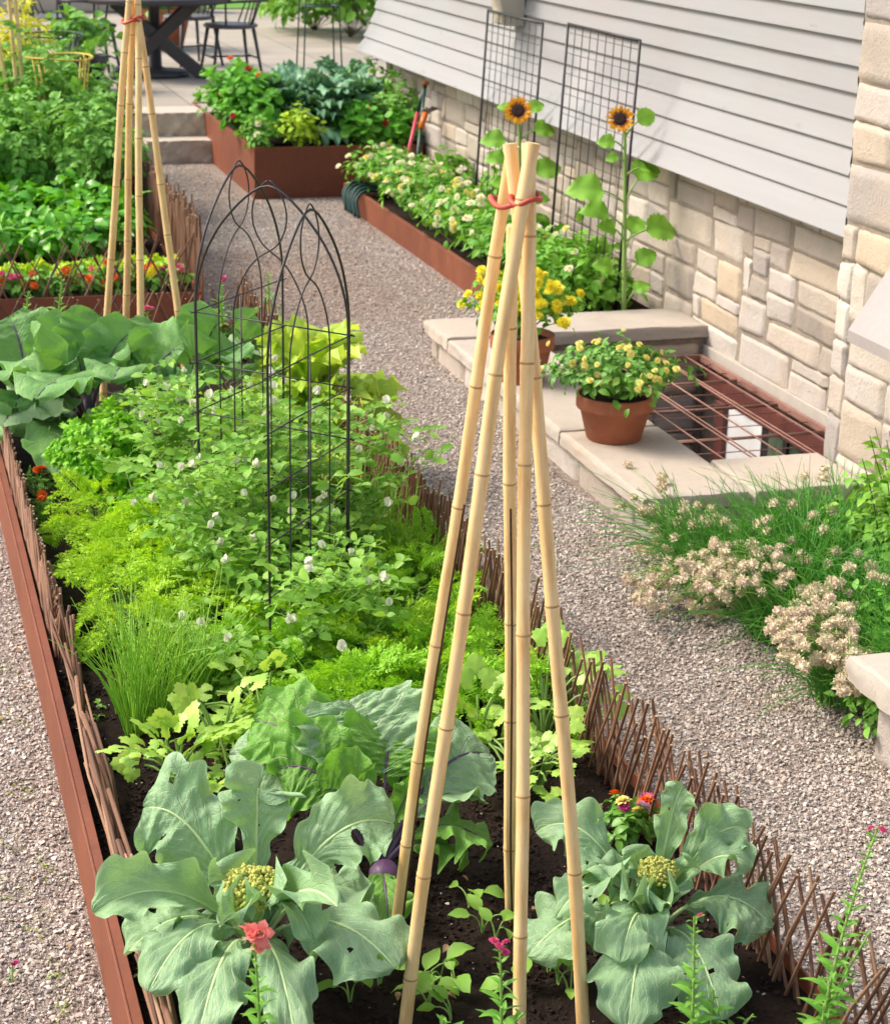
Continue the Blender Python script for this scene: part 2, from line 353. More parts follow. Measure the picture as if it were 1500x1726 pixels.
    M['celery']=L('celery_leaf',(.20,.43,.04),(.40,.60,.11),.3,.38,.5)
    M['pea']=L('pea_leaf',(.09,.29,.022),(.29,.52,.085),.35,.5,.35,40,.3,.15)
    M['peastem']=plain('pea_stem',(.30,.48,.12),.6,sc_=20)
    M['onion']=L('onion_leaf',(.13,.38,.025),(.31,.55,.05),.15,.4,.5)
    M['chive']=L('chive_leaf',(.035,.20,.02),(.11,.36,.035),.1,.4,.5)
    M['lettuce']=L('lettuce_leaf',(.27,.49,.03),(.46,.62,.10),.4,.45,.4,12)
    M['lettuce2']=L('young_lettuce_leaf',(.24,.46,.02),(.44,.61,.04),.35,.5,.35,12)
    M['basil']=L('basil_leaf',(.04,.25,.010),(.15,.44,.018),.25,.35,.6)
    M['tomato']=L('tomato_leaf',(.065,.23,.022),(.17,.39,.06),.25,.55,.3)
    M['kale']=L('kale_leaf',(.06,.19,.09),(.17,.35,.20),.15,.5,.4)
    M['nast']=L('nasturtium_leaf',(.06,.28,.022),(.15,.41,.04),.25,.5,.3)
    M['herb']=L('herb_leaf',(.08,.27,.025),(.19,.42,.06),.25)
    M['shrub']=L('shrub_leaf',(.10,.29,.03),(.25,.47,.07),.3)
    M['daisyleaf']=L('daisy_leaf',(.06,.24,.015),(.16,.38,.035),.25)
    M['lantleaf']=L('lantana_leaf',(.04,.17,.012),(.13,.31,.035),.2,.45,.5)
    M['sunleaf']=L('sunflower_leaf',(.11,.32,.03),(.22,.45,.055),.3)
    M['weed']=L('weed_leaf',(.16,.26,.05),(.30,.38,.10),.2); M['gold']=L('golden_bush',(.34,.41,.02),(.54,.56,.05),.35)
    M['farbush']=L('far_bush',(.06,.21,.02),(.17,.38,.04),.25)
    M['stem']=plain('green_stem',(.20,.36,.07),.6,sc_=30,c2=(.28,.44,.11))
    M['brownstem']=plain('brown_stem',(.12,.09,.05),.7,sc_=30)
    M['purplestem']=plain('purple_stem',(.13,.07,.15),.5,sc_=30,c2=(.09,.07,.11))
    M['kohl']=plain('kohlrabi_skin',(.11,.045,.12),.4,sc_=30,c2=(.16,.08,.17))
    M['cauli']=veinmat('cauliflower_leaf',(.155,.36,.135),(.35,.52,.31),(.70,.80,.46))
    M['kohlleaf']=veinmat('kohlrabi_leaf',(.12,.35,.035),(.22,.46,.075),(.30,.25,.22),freq=5,trans=.3)
    M['kohlblue']=veinmat('kohlrabi_leaf_pale',(.19,.39,.14),(.33,.50,.27),(.48,.40,.44),freq=5)
    M['cab']=veinmat('sprout_leaf',(.09,.29,.045),(.24,.46,.14),(.27,.33,.27),freq=5,trans=.25)
    M['romanesco']=plain('curd_yellowgreen',(.52,.52,.13),.7,sc_=60,c2=(.38,.43,.08),bump=.4)
    P=petalmat
    M['pwhite']=P('white_petal',(.82,.82,.70),(.76,.78,.60)); M['pcream']=P('cream_petal',(.80,.76,.50),(.80,.78,.62))
    M['pyellow']=P('yellow_petal',(.92,.84,.05),(.90,.78,.03)); M['porange']=P('orange_petal',(.80,.17,.008),(.70,.10,.008)); M['ppink']=P('pink_petal',(.72,.10,.26),(.60,.06,.20))
    M['psalmon']=P('salmon_petal',(.84,.30,.25),(.80,.22,.20)); M['pred']=P('red_petal',(.55,.03,.02)); M['pmag']=P('magenta_petal',(.50,.02,.20)); M['plav']=P('lavender_petal',(.62,.35,.62),(.75,.5,.7))
    M['ppale']=P('pale_yellow_petal',(.86,.80,.30),(.84,.74,.18)); M['sunpetal']=P('sunflower_petal',(.88,.47,.01),(.85,.34,.008)); M['sundisc']=plain('sunflower_disc',(.035,.014,.01),.9,sc_=90,bump=.8)
    M['sunbase']=P('sunflower_petal_base',(.35,.05,.01)); M['seed']=P('dry_chive_floret',(.78,.70,.52),(.66,.55,.38),trans=.15,rough=.8); M['seed2']=P('pinkish_chive_floret',(.78,.66,.52),(.70,.56,.42),trans=.15,rough=.8)
mk()
# ---------------------------------------------------------------- leaf templates
def T_leaf(nu=5,nv=2,w=.45,bend=.6,fold=.25,wave=0.0,p0=.9,tip=1.0,seed=0,petiole=0.0):
    r=rs(seed); u=np.linspace(0,1,nu+1); v=np.linspace(-1,1,nv+1)
    pr=np.sin(PI*np.clip(u,0,1)**p0)**tip; pr=np.maximum(pr,.03); 
    a=bend*(u-.15); y=np.concatenate([[0],np.cumsum(np.cos((a[1:]+a[:-1])/2)*np.diff(u))]); z=-np.concatenate([[0],np.cumsum(np.sin((a[1:]+a[:-1])/2)*np.diff(u))])
    U,Vv=np.meshgrid(u,v,indexing='ij'); X=Vv*pr[:,None]*w/2
    Y=y[:,None]+0*X; Z=z[:,None]+np.abs(X)*fold
    if wave: Z=Z+wave*np.abs(Vv)*np.sin(U*14+Vv*2+r.rand()*6); Y=Y+wave*.5*np.abs(Vv)*np.sin(U*11+r.rand()*6)
    V=np.stack([X,Y+petiole,Z],-1).reshape(-1,3)
    return V,grid(nu,nv),np.stack([U,Vv],-1).reshape(-1,2)
def T_fan(rf,n=18,dome=.2,seed=0,c0=.35):
    """leaf from polar outline, petiole end at origin, pointing +Y"""
    r=rs(seed); th=np.linspace(-PI,PI,n+1)[:-1]; R=rf(th)
    ctr=A(0,c0,0); V=[ctr]; UV=[(0,0)]
    for k,f in enumerate((.5,1.)):
        for a,q in zip(th,R):
            V.append(ctr+A(math.sin(a)*q*f,math.cos(a)*q*f,-dome*(q*f)**2+ (0.05*q*math.sin(a*5+seed) if k else 0))); UV.append((f,a))
    i=np.arange(n);j=(i+1)%n
    return np.array(V),[np.stack([1+i,1+n+i,1+n+j,1+j],1),np.stack([np.zeros(n,int),1+i,1+j],1)],np.array(UV)
def joinT(*Ts):
    V=[];F={3:[],4:[]};UV=[];n=0
    for T,Mx in Ts:
        v,f,uv=T; v=v@np.asarray(Mx)[:3,:3].T+np.asarray(Mx)[:3,3]; V.append(v);UV.append(uv)
        for q in (f if isinstance(f,list) else [f]):
            if len(q): F[q.shape[1]].append(q+n)
        n+=len(v)
    return np.concatenate(V),[np.concatenate(F[k]) for k in (4,3) if F[k]],np.concatenate(UV)
def fr1(P,D,N,S=1.0): return frames(A(*P),A(*D),A(*N),S)[0]
def T_ribbon(P,w):
    P=np.asarray(P,float); T=nrm(np.gradient(P,axis=0)); X=nrm(np.cross(T,A(0,0,1.001))); w=np.broadcast_to(w,(len(P),))[:,None]
    V=np.stack([P-X*w,P+X*w],1).reshape(-1,3); return V,grid(len(P)-1,1),np.zeros((len(V),2))
def T_frond(seed=0,npair=9,sub=5,lw=.021,bend=1.0,l0=.36):
    r=rs(seed); out=[]
    u=np.linspace(0,1,12); a=.1+bend*u**1.5; y=np.concatenate([[0],np.cumsum(np.cos(a[1:])*np.diff(u))]); z=-np.concatenate([[0],np.cumsum(np.sin(a[1:])*np.diff(u))])
    P=np.stack([0*u,y,z],1); out.append((T_ribbon(P,.008*(1.1-u)),np.eye(4)))
    leaf=(A(0,0,0, .5,.4,.10, 0,1,0, -.5,.4,.10).reshape(4,3)*A(lw*2,.1,lw),np.array([[0,1,2,3]]),np.zeros((4,2)))
    for k in range(npair):
        t=.28+.72*k/(npair-.5); i=t*11; i0=int(i); p=P[i0]+(P[min(11,i0+1)]-P[i0])*(i-i0); d=nrm(P[min(11,i0+1)]-P[i0])
        L=l0*(1-.72*(t-.25))*(.85+.3*r.rand())
        for s in(-1,1):
            dd=nrm(A(s*1.0,0,0)+d*.75+A(0,0,.35*r.randn()-.05)); 
            q=p[None]+np.linspace(0,1,4)[:,None]*dd*L; q[:,2]-=.12*L*np.linspace(0,1,4)**2
            out.append((T_ribbon(q,.0045),np.eye(4)))
            for m in range(sub):
                tt=.2+.8*m/(sub-.9); c=p+dd*L*min(tt,1)
                for s2 in(-1,1):
                    n2=nrm(np.cross(dd,A(0,0,1))*s2*.8+dd*.9+A(0,0,.5*r.randn()))
                    out.append((leaf,frames(c,n2,A(0,0,1)+.4*r.randn(3),A(1,(1.35-.6*tt)*(.8+.4*r.rand()),1)[None]*1.0)[0]))
    return joinT(*out)
FROND=[T_frond(s,bend=b) for s,b in((1,.7),(2,1.1),(3,1.5),(4,.9))]
PEA=[T_leaf(4,2,.62,.5,.25,p0=.85,tip=.7,seed=s) for s in range(2)]
OVAL=[T_leaf(4,2,.55,b,.3,p0=.85) for b in(.4,.9,1.3)]
OVALW=[T_leaf(6,4,.62,b,.25,.03,p0=.8,seed=i) for i,b in enumerate((.4,.9,1.4))]
NARROW=[T_leaf(4,2,.22,b,.3) for b in(.3,.8)]
LANCE=[T_leaf(5,2,.34,b,.3,p0=.8) for b in(.4,1.0)]
def celr(th): return .50*(.64+.24*np.abs(np.cos(th*1.5))**.6+.07*np.sin(th*11+1))*(1-.25*(np.abs(th)>2.5))
CEL=[T_fan(lambda th:celr(th)+.02*np.sin(th*13+s),36,.35,s,.42) for s in range(3)]
CEL=[joinT((c,fr1((0,.34,0),(0,1,0),(0,0,1),.70)),(c,fr1((0,.30,0),(1,.35,.1),(.1,0,1),.58)),(c,fr1((0,.30,0),(-1,.35,.1),(-.1,0,1),.58))) for c in CEL]
PAR=[T_fan(lambda th:.45*(.55+.3*np.abs(np.cos(th*1.5+s))+.22*np.sin(th*7+s*2)),22,-.5 if s%2 else .6,s,.35) for s in range(3)]
ROUND=[T_fan(lambda th:.5*(1+.05*np.sin(th*5+s)),14,.3 if s%2 else -.2,s,.3) for s in range(3)]
def compound(seed,n=3,w=.5,l=.4,base=OVALW):
    r=rs(seed); out=[]; 
    out.append((T_ribbon(np.stack([np.zeros(6),np.linspace(0,.75,6),-.25*np.linspace(0,1,6)**2],1),.008),np.eye(4)))
    for k in range(n):
        t=.25+.5*k/max(1,n-1)
        for s in(-1,1): out.append((base[r.randint(len(base))],fr1((0,t,-.25*(t/.75)**2),(s,.6+.3*r.rand(),-.2*r.rand()-.1),(.3*r.randn(),0,1),l*(.8+.4*r.rand()))))
    out.append((base[0],fr1((0,.75,-.25),(0,1,-.5),(0,0,1),l*1.2)))
    return joinT(*out)
TOM=[compound(s) for s in range(4)]
MARI=[compound(s,5,l=.22,base=NARROW) for s in range(2)]
def sphere_pts(n,r): return nrm(r.randn(n,3))
# flower head templates (+Z up, unit radius ~1)
def petals(n,rad,w,elev,L=1.0,z0=0.0,r0=.15,T=None,seed=0,jit=.1):
    r=rs(seed+5); T=T or T_leaf(4,2,w,.4,.15,p0=1.1,tip=.6); out=[]
    for k in range(n):
        a=2*PI*k/n+jit*r.randn(); d=A(math.cos(a)*math.cos(elev),math.sin(a)*math.cos(elev),math.sin(elev)+jit*.5*r.randn()); b=A(math.cos(a)*r0,math.sin(a)*r0,z0)
        out.append((T,fr1(b,d,A(-math.cos(a)*math.sin(elev),-math.sin(a)*math.sin(elev),math.cos(elev)),L*(.9+.2*r.rand()))))
    return out
def disc(r,h=.3,z=0.0,n=10): V,F,UV=lathe([(0.001,z+h),(r*.5,z+h*.85),(r*.85,z+h*.4),(r,z)],n); return V,F,UV
def flowermesh(name,parts,mats):
    mb=MB()
    for T,mx,mi in parts: v,f,uv=T; v=v@mx[:3,:3].T+mx[:3,3]; mb.add(v,f,uv,mi)
    o=mb.build(name,mats); me=o.data; bpy.data.objects.remove(o); return me
I4=np.eye(4)
def pom(name,m,layers=((12,0.1,1.0),(10,.5,.8),(8,.9,.6),(5,1.3,.45)),w=.55,ctr=None):
    parts=[]
    for i,(n,e,L) in enumerate(layers): parts+=[(T,mx,0) for T,mx in petals(n,1,w,e,L,z0=.06*i,seed=i,T=T_leaf(3,2,w,.5,.1,p0=1.2,tip=.5))]
    if ctr: parts.append((disc(.3,.35),I4,1))
    parts.append((T_leaf(2,2,.4,0,0),fr1((0,0,-.5),(0,.1,1),(0,1,0),.5),len(m)-1))
    return flowermesh(name,parts,m)
FL={}
FL['mari']=pom('flower',[M['porange'],M['stem']]); FL['marired']=pom('flower',[M['pred'],M['stem']]); FL['mariyel']=pom('flower',[M['pyellow'],M['stem']])
FL['pale']=pom('flower',[M['ppale'],M['stem']]); FL['mag']=pom('flower',[M['pmag'],M['stem']]); FL['pink']=pom('flower',[M['ppink'],M['stem']]); FL['lav']=pom('flower',[M['plav'],M['stem']]); FL['salm']=pom('flower',[M['psalmon'],M['stem']],layers=((5,.1,1.0),(5,.7,.8),(4,1.2,.6)),w=.9)
FL['daisy']=flowermesh('flower',[(T,mx,0) for T,mx in petals(11,1,.5,.05,.9,r0=.25,T=T_leaf(3,2,.5,.3,.1,p0=1.3,tip=.45))]+[(T,mx,0) for T,mx in petals(9,1,.5,.4,.7,r0=.2,seed=3,T=T_leaf(3,2,.5,.3,.1,p0=1.3,tip=.45))]+[(disc(.45,.32,.05),I4,1)],[M['pcream'],M['ppale']])
pt=T_fan(lambda th:.55*(1+.12*np.cos(2*th)),12,.5,1,.35)
FL['chry']=pom('flower',[M['pyellow'],M['stem']],layers=((13,0.1,1.0),(11,.5,.85),(9,.9,.65),(6,1.3,.5)),w=.6)
FL['pea']=flowermesh('flower',[(pt,fr1((0,0,0),(.25,.5,.9),(.5,1,-.2),1.15),0),(pt,fr1((0,0,0),(-.35,.4,.9),(-.6,1,-.2),1.1),0),(pt,fr1((0,-.2,.0),(0,-.2,1),(.2,1,.2),.7),0),(pt,fr1((.1,0,0),(.35,.9,.4),(1,0,.3),.75),0),(pt,fr1((-.1,0,0),(-.35,.9,.4),(-1,0,.3),.75),0),(NARROW[0],fr1((0,0,-.6),(0,.2,1),(0,1,0),.8),1)],[M['pwhite'],M['stem']])
def headmesh(name,m,n=80,seed=0):
    r=rs(seed); mb=MB(); D=nrm(r.randn(n*2,3)); D=D[D[:,2]>-.7][:n]
    T=T_leaf(2,2,.6,0,.4,p0=1.3,tip=.6); mb.inst(T,frames(D*.5,D+.3*r.randn(len(D),3),nrm(r.randn(len(D),3)),.42+.22*r.rand(len(D)))); V,F,UV=lathe([(.001,-.5),(.45,-.3),(.62,.05),(.42,.42),(.001,.58)],10); mb.add(V,F,UV)
    o=mb.build(name,[m]); me=o.data; bpy.data.objects.remove(o); return me
SEED=[headmesh('seedhead',M['seed'],seed=1),headmesh('seedhead',M['seed2'],seed=2),headmesh('seedhead',M['seed'],60,3),headmesh('seedhead',M['seed'],70,4)]
ico=None
def addflowers(par,me,P,size,N=None,name='flower',r=R0,meshes=None):
    loc=np.array(par.location)
    for k,p in enumerate(np.atleast_2d(P)):
        n=nrm((N[k] if N is not None else A(0,0,1))+.35*r.randn(3)); d=nrm(np.cross(n,r.randn(3))); s=size*(.8+.4*r.rand())
        put(name,meshes[r.randint(len(meshes))] if meshes else me,par,frames(p-loc,d,n,s)[0])
# ---------------------------------------------------------------- setting
def sheet(name,x0,x1,y0,y1,z,mat,nx=1,ny=1,amp=0.0,freq=3,seed=0,kind='structure'):
    u=np.linspace(x0,x1,nx+1);v=np.linspace(y0,y1,ny+1); X,Y=np.meshgrid(u,v,indexing='ij'); P=np.stack([X,Y,0*X+z],-1).reshape(-1,3)
    if amp: P[:,2]+=amp*snoise(P,seed,freq)
    mb=MB(); f=grid(nx,ny)[:,::-1]; mb.add(P,f,P[:,:2]); o=mb.build(name,[mat]); tag(o,kind=kind); return o
# ground: sheets around the window-well hole (x 2.83..3.72, y 6.08..8.1)
mb=MB()
for (x0,x1,y0,y1) in((-80,80,-20,6.08),(-80,80,8.12,120),(-80,2.83,6.08,8.12),(3.72,80,6.08,8.12)):
    mb.add(A(x0,y0,0,x1,y0,0,x1,y1,0,x0,y1,0).reshape(-1,3),np.array([[0,1,2,3]]))
tag(mb.build('gravel_ground',[M['gravel']]),kind='structure')
BX0,BX1,BY0,BY1=.335,1.60,2.2,8.35      # main bed
sheet('bed_soil',BX0,BX1,BY0,BY1,.165,M['soil'],180,600,.010,4,3)
sheet('back_bed_soil',-1.5,1.5,9.17,13.9,.16,M['soil'],60,100,.012,4,4)
sheet('patio',-6,9,15.02,26,.345,M['patio'])
sheet('lawn',-20,40,26,80,.36,M['farbush'])
# soil crumbs
def crumbs(n,seed,x0,x1,y0,y1,z,smin,smax,mat,name,bias=1.0,poly=None):
    r=rs(seed); t=(1+5**.5)/2
    V=nrm(np.array([(-1,t,0),(1,t,0),(-1,-t,0),(1,-t,0),(0,-1,t),(0,1,t),(0,-1,-t),(0,1,-t),(t,0,-1),(t,0,1),(-t,0,-1),(-t,0,1)],float))
    F=np.array([(0,11,5),(0,5,1),(0,1,7),(0,7,10),(0,10,11),(1,5,9),(5,11,4),(11,10,2),(10,7,6),(7,1,8),(3,9,4),(3,4,2),(3,2,6),(3,6,8),(3,8,9),(4,9,5),(2,4,11),(6,2,10),(8,6,7),(9,8,1)])
    mb=MB()
    for k in range(6):
        m=n//6; T=(V*(1+.28*r.randn(12,1)),F,np.zeros((12,2)))
        x=x0+(x1-x0)*r.rand(m); y=y0+(y1-y0)*r.rand(m)**bias
        s=smin+(smax-smin)*r.rand(m)**2.2; S=s[:,None]*np.stack([.8+.5*r.rand(m),.6+.5*r.rand(m),.45+.35*r.rand(m)],1)
        P=np.stack([x,y,z+s*.25*r.rand(m)],1)
        if poly is not None: ok=poly(x,y); P=P[ok];S=S[ok]
        D=r.randn(len(P),3); D[:,2]*=.3; N=A(0,0,1)+.5*r.randn(len(P),3); mb.inst(T,frames(P,D,N,S))
    return tag(mb.build(name,[mat],smooth=False),kind='stuff')
def pathok(x,y): return (y<5.1)|((x<2.42)&(y<14.6))|((x<2.5)&(y<12.9))|((x<3.04)&(y>8.4)&(y<12.9))
tag(crumbs(96000,1,1.61,3.1,2.0,7.0,.002,.0026,.0075,M['pebble'],'loose_gravel',1.0,lambda x,y:(x<2.43)|(y<5.6)),'pinkish grey pea gravel of the path beside the low stone wall','gravel')
tag(crumbs(46000,2,1.52,3.1,7.0,14.7,.002,.0035,.008,M['pebble'],'loose_gravel',1.1,pathok),'paler gravel of the far path between the steel planters','gravel')
tag(crumbs(38000,3,-.55,.322,2.6,6.6,.002,.0026,.0075,M['pebble'],'loose_gravel'),'gravel strip left of the long steel edging','gravel')
tag(crumbs(26000,4,.35,1.55,2.2,5.2,.166,.002,.008,M['crumb'],'soil_crumbs'),'loose dark crumbs of garden soil under the front plants','soil')
tag(crumbs(500,5,.36,1.53,2.5,5.0,.168,.0015,.0045,M['pebble'],'soil_grit'),'small pale grit lying scattered on the dark soil','grit')
# ---------------------------------------------------------------- steel edging, planters
def steelbox(name,label,x0,x1,y0,y1,z0,z1,t=.006,sides='LRFB',cat='steel edging',lip=True):
    p=thing(name,label,cat,((x0+x1)/2,(y0+y1)/2,0))
    for s in sides:
        mb=MB()
        if s=='L': addbox(mb,(x0-t,y0,z0),(x0,y1,z1),.0015)
        if s=='R': addbox(mb,(x1,y0,z0),(x1+t,y1,z1),.0015)
        if s=='F': addbox(mb,(x0-t-.001,y0-t,z0),(x1+t+.001,y0,z1),.0015)
        if s=='B': addbox(mb,(x0-t-.001,y1,z0),(x1+t+.001,y1+t,z1),.0015)
        if lip:
            if s=='L': addbox(mb,(x0,y0+.001,z1-.006),(x0+.02,y1-.001,z1-.0015),.001)
        mb.build('steel_panel',[M['corten']],p,smooth=False)
    return p
steelbox('steel_edging','long reddish weathering steel edging around the main bed beside the left gravel',.335,1.60,2.2,8.36,-.02,.20)
steelbox('steel_edging','dark red brown steel edging around the far left vegetable bed',-1.5,1.49,9.16,13.9,-.02,.20)
pl=steelbox('steel_planter','tall rusty steel planter box holding kale and nasturtiums by the steps',2.51,3.70,12.97,15.6,-.02,.355,.008,cat='planter')
mb=MB(); u=np.linspace(2.515,3.69,20);v=np.linspace(12.98,15.59,40);X,Y=np.meshgrid(u,v,indexing='ij');P=np.stack([X,Y,.30+0*X],-1).reshape(-1,3);P[:,2]+=.01*snoise(P,2,4);mb.add(P,grid(19,39)[:,::-1]);mb.build('soil_fill',[M['soil']],pl)
pl=steelbox('steel_edging','low steel edging strip in front of the daisies along the house wall',3.06,3.70,8.47,12.62,-.02,.155,.007,'LB')
mb=MB(); addbox(mb,(3.061,8.48,.0),(3.70,12.61,.11)); mb.build('soil_fill',[M['soil']],pl)
# ---------------------------------------------------------------- stone walls
def packing(nu,nv,r,wmax=5,hmax=3):
    occ=np.zeros((nu,nv),bool); out=[]
    for j in range(nv):
        for i in range(nu):
            if occ[i,j]: continue
            w=r.choice([2,3,3,4,4,5,6][:wmax+2]); h=r.choice([1,2,2,2,3][:hmax+2])
            w2=1
            while w2<w and i+w2<nu and not occ[i+w2,j]: w2+=1
            h2=1
            while h2<h and j+h2<nv and not occ[i:i+w2,j+h2].any(): h2+=1
            if w2<2 and h2<2 and i+w2<nu: pass
            occ[i:i+w2,j:j+h2]=True; out.append((i,i+w2,j,j+h2))
    return out
def stonewall(mb,O,U,V,N,lu,lv,cell,r,proud=.018,gap=.0022,cellv=None):
    cellv=cellv or cell*.8
    O,U,V,N=map(lambda a:np.asarray(a,float),(O,U,V,N)); nu=max(2,int(round(lu/cell))); nv=max(1,int(round(lv/cellv))); cu,cv=lu/nu,lv/nv
    gj=r.uniform(-.13,.13,(nu+1,nv+1,2))*A(.8,1); gj[0,:,0]=gj[-1,:,0]=0; gj[:,0,1]=gj[:,-1,1]=0
    for (i0,i1,j0,j1) in packing(nu,nv,r):
        n=9; m=7
        def c(i,j): return A(i*cu+gj[i,j,0]*cu,j*cv+gj[i,j,1]*cv)
        q=[c(i0,j0),c(i1,j0),c(i1,j1),c(i0,j1)]; ctr=sum(q)/4
        q=[a+(ctr-a)*min(.3,gap/max(.02,np.linalg.norm(ctr-a)))*1.3 for a in q]
        s=.5-.5*np.sign(np.linspace(1,-1,n+1))*np.abs(np.linspace(1,-1,n+1))**.6;t=.5-.5*np.sign(np.linspace(1,-1,m+1))*np.abs(np.linspace(1,-1,m+1))**.6; S,T=np.meshgrid(s,t,indexing='ij')
        B=((1-S)*(1-T))[...,None]*q[0]+(S*(1-T))[...,None]*q[1]+(S*T)[...,None]*q[2]+((1-S)*T)[...,None]*q[3]
        e=np.minimum(np.minimum(S,1-S)*(i1-i0)*cu,np.minimum(T,1-T)*(j1-j0)*cv)
        dm=np.clip(e/.005,0,1)**.4; B[...,0]+=r.uniform(-.003,.003,S.shape)*(1); B[...,1]+=r.uniform(-.003,.003,S.shape)
        P3=O+B[...,0:1]*U+B[...,1:2]*V
        h=-.009+dm*(proud*r.uniform(.3,.8)+.012)+.0045*snoise(P3.reshape(-1,3),r.randint(9999),6,3).reshape(S.shape)*dm+(S-.5)*r.uniform(-.01,.01)+(T-.5)*r.uniform(-.01,.01)
        P3=P3+h[...,None]*N
        f=grid(n,m); mb.add(P3.reshape(-1,3),f,B.reshape(-1,2))
def slab(mb,lo,hi,r,rough=.008,n=(24,8,4),topr=.0015):
    """cap stone: box with chipped sides"""
    lo=A(*lo);hi=A(*hi)
    for ax in range(3):
        a1,a2=[k for k in range(3) if k!=ax]
        for s in(0,1):
            u=np.linspace(0,1,n[a1]+1);v=np.linspace(0,1,n[a2]+1);Uu,Vv=np.meshgrid(u,v,indexing='ij'); P=np.zeros(Uu.shape+(3,))
            P[...,a1]=lo[a1]+Uu*(hi-lo)[a1];P[...,a2]=lo[a2]+Vv*(hi-lo)[a2];P[...,ax]=(lo,hi)[s][ax]
            f=grid(n[a1],n[a2]); 
            if (s==1)==(ax==1): f=f[:,::-1]
            mb.add(P.reshape(-1,3),f)
    V=np.concatenate(mb.v[-6:]); ctr=(lo+hi)/2; hs=(hi-lo)/2
    q=(V-ctr)/hs; d=snoise(V,r.randint(9999),9,4)
    side=np.zeros_like(V)
    for ax in(0,1):
        k=np.clip(np.abs(q[:,ax])-.0,0,1)**30; side[:,ax]=-np.sign(q[:,ax])*k*(rough*(1+d)+.004*np.maximum(q[:,2],0)**4)
    ek=np.clip(np.max(np.abs(q[:,:2]),1),0,1)**40
    V=V+side; V[:,2]+=-.005*ek*np.maximum(q[:,2],0)+topr*d*np.abs(q[:,2])
    c=0
    for k in range(6):
        L=len(mb.v[-6+k]); mb.v[-6+k]=V[c:c+L]; c+=L
HX=3.74   # house stone face
r=rs(21)
# house: one thing, walls and siding as parts
house=thing('house','grey clapboard house on a pale ashlar stone base along the right side','house',(3.74,10,0))
mb=MB(); stonewall(mb,(HX,6.0,.06),(0,1,0),(0,0,1),(-1,0,0),8.12,.90,.088,r,.010,cellv=.056); 
wall=mb.build('stone_base',[M['stone']],house)
mb=MB(); addbox(mb,(HX+.0005,5.9,-1.2),(HX+.3,14.12,1.0)); stw=mb; mb.build('mortar_backing',[M['mortar']],house,smooth=False)
# far end return
mb=MB(); stonewall(mb,(HX,14.125,.0),(1,0,0),(0,0,1),(0,1,0),1.4,.9,.072,r,.02); mb.build('stone_return',[M['stone']],house)
# concrete strip over the well window
mb=MB(); addbox(mb,(HX-.022,6.05,-.005),(HX+.02,8.1,.075),.003); mb.build('concrete_lintel',[M['concrete']],house,smooth=False)
# siding boards, flared at the foot
def sx(z):  # outer face at height z
    t=np.clip((1.32-z)/.44,0,1); return 3.715-.165*t**1.7
zb=.885; ex=.102; k=0
mb=MB(); z=zb
while z<2.95:
    x0=sx(z)-.010; x1=sx(z+ex)+.014; y=np.linspace(5.9,14.28,60)
    if z+ex>2.2: pass
    B0=np.stack([np.full(60,x0)+.0012*snoise(np.stack([y*0,y,y*0+z],1),k,1.0,3),y,np.full(60,z)],1)
    prof=[(x0+.024,z+.004),(x0,z),(x0+.0,z+.004),(x1,z+ex+.008)]
    V=np.concatenate([np.stack([np.full(60,px)+.0014*snoise(np.stack([y*0,y,y*0+z],1),k,.8,3),y,np.full(60,pz)+.0012*snoise(np.stack([y*0,y,y*0+z],1),k+50,.7,3)],1) for px,pz in prof])
    f=grid(3,59); mb.add(V,f); 
    e=A(x0,14.28,z,x1,14.28,z+ex,x1+.03,14.28,z+ex,x0+.03,14.28,z).reshape(-1,3); mb.add(e,np.array([[0,1,2,3]]))
    z+=ex; k+=1
mb.build('siding',[M['siding']],house,smooth=False)
mb=MB(); addbox(mb,(3.76,5.9,.889),(8,14.26,3.2)); mb.build('wall_core',[M['cream']],house,smooth=False); mb=MB(); addbox(mb,(3.60,5.9,.875),(3.8,14.27,.888)); mb.build('siding_soffit',[M['cream']],house,smooth=False)
# corner pillar (projecting stone pier near the camera)
mb=MB(); stonewall(mb,(3.30,2.0,-.02),(0,1,0),(0,0,1),(-1,0,0),4.06,3.1,.10,r,.009,cellv=.07); stonewall(mb,(3.30,6.06,-.02),(1,0,0),(0,0,1),(0,1,0),.46,3.1,.11,r,.010,cellv=.085)
mb.build('stone_pier',[M['stone']],house)
mb=MB(); addbox(mb,(3.306,1.99,-.3),(3.76,6.054,3.1)); mb.build('pier_core',[M['mortar']],house,smooth=False)
# roof overhang is out of frame above; bracket under it
br=thing('roof_bracket','cream curved roof bracket on the grey siding above the wall trellis','bracket',(3.68,10.95,1.35))
mb=MB(); pr=[(3.71,1.33),(3.60,1.33),(3.575,1.345),(3.57,1.42),(3.55,1.50),(3.51,1.57),(3.44,1.63),(3.34,1.67),(3.20,1.685),(3.20,1.80),(3.71,1.80)]
for a,b in((10.86,11.04),):
    n=len(pr); V=np.array([(x,a,z) for x,z in pr]+[(x,b,z) for x,z in pr]); i=np.arange(n);j=(i+1)%n
    mb.add(V,np.stack([i,j,j+n,i+n],1)); c=A(3.66,a,1.6);
    V=np.array([(x,a,z) for x,z in pr]+[(3.68,a,1.6)]+[(x,b,z) for x,z in pr]+[(3.68,b,1.6)]); mb.add(V,np.concatenate([np.stack([i,j,np.full(n,n)],1),np.stack([j+n+1,i+n+1,np.full(n,2*n+1)],1)]))
addbox(mb,(3.19,10.80,1.80),(3.73,11.10,1.86),.005); mb.build('corbel',[M['cream']],br,smooth=False)
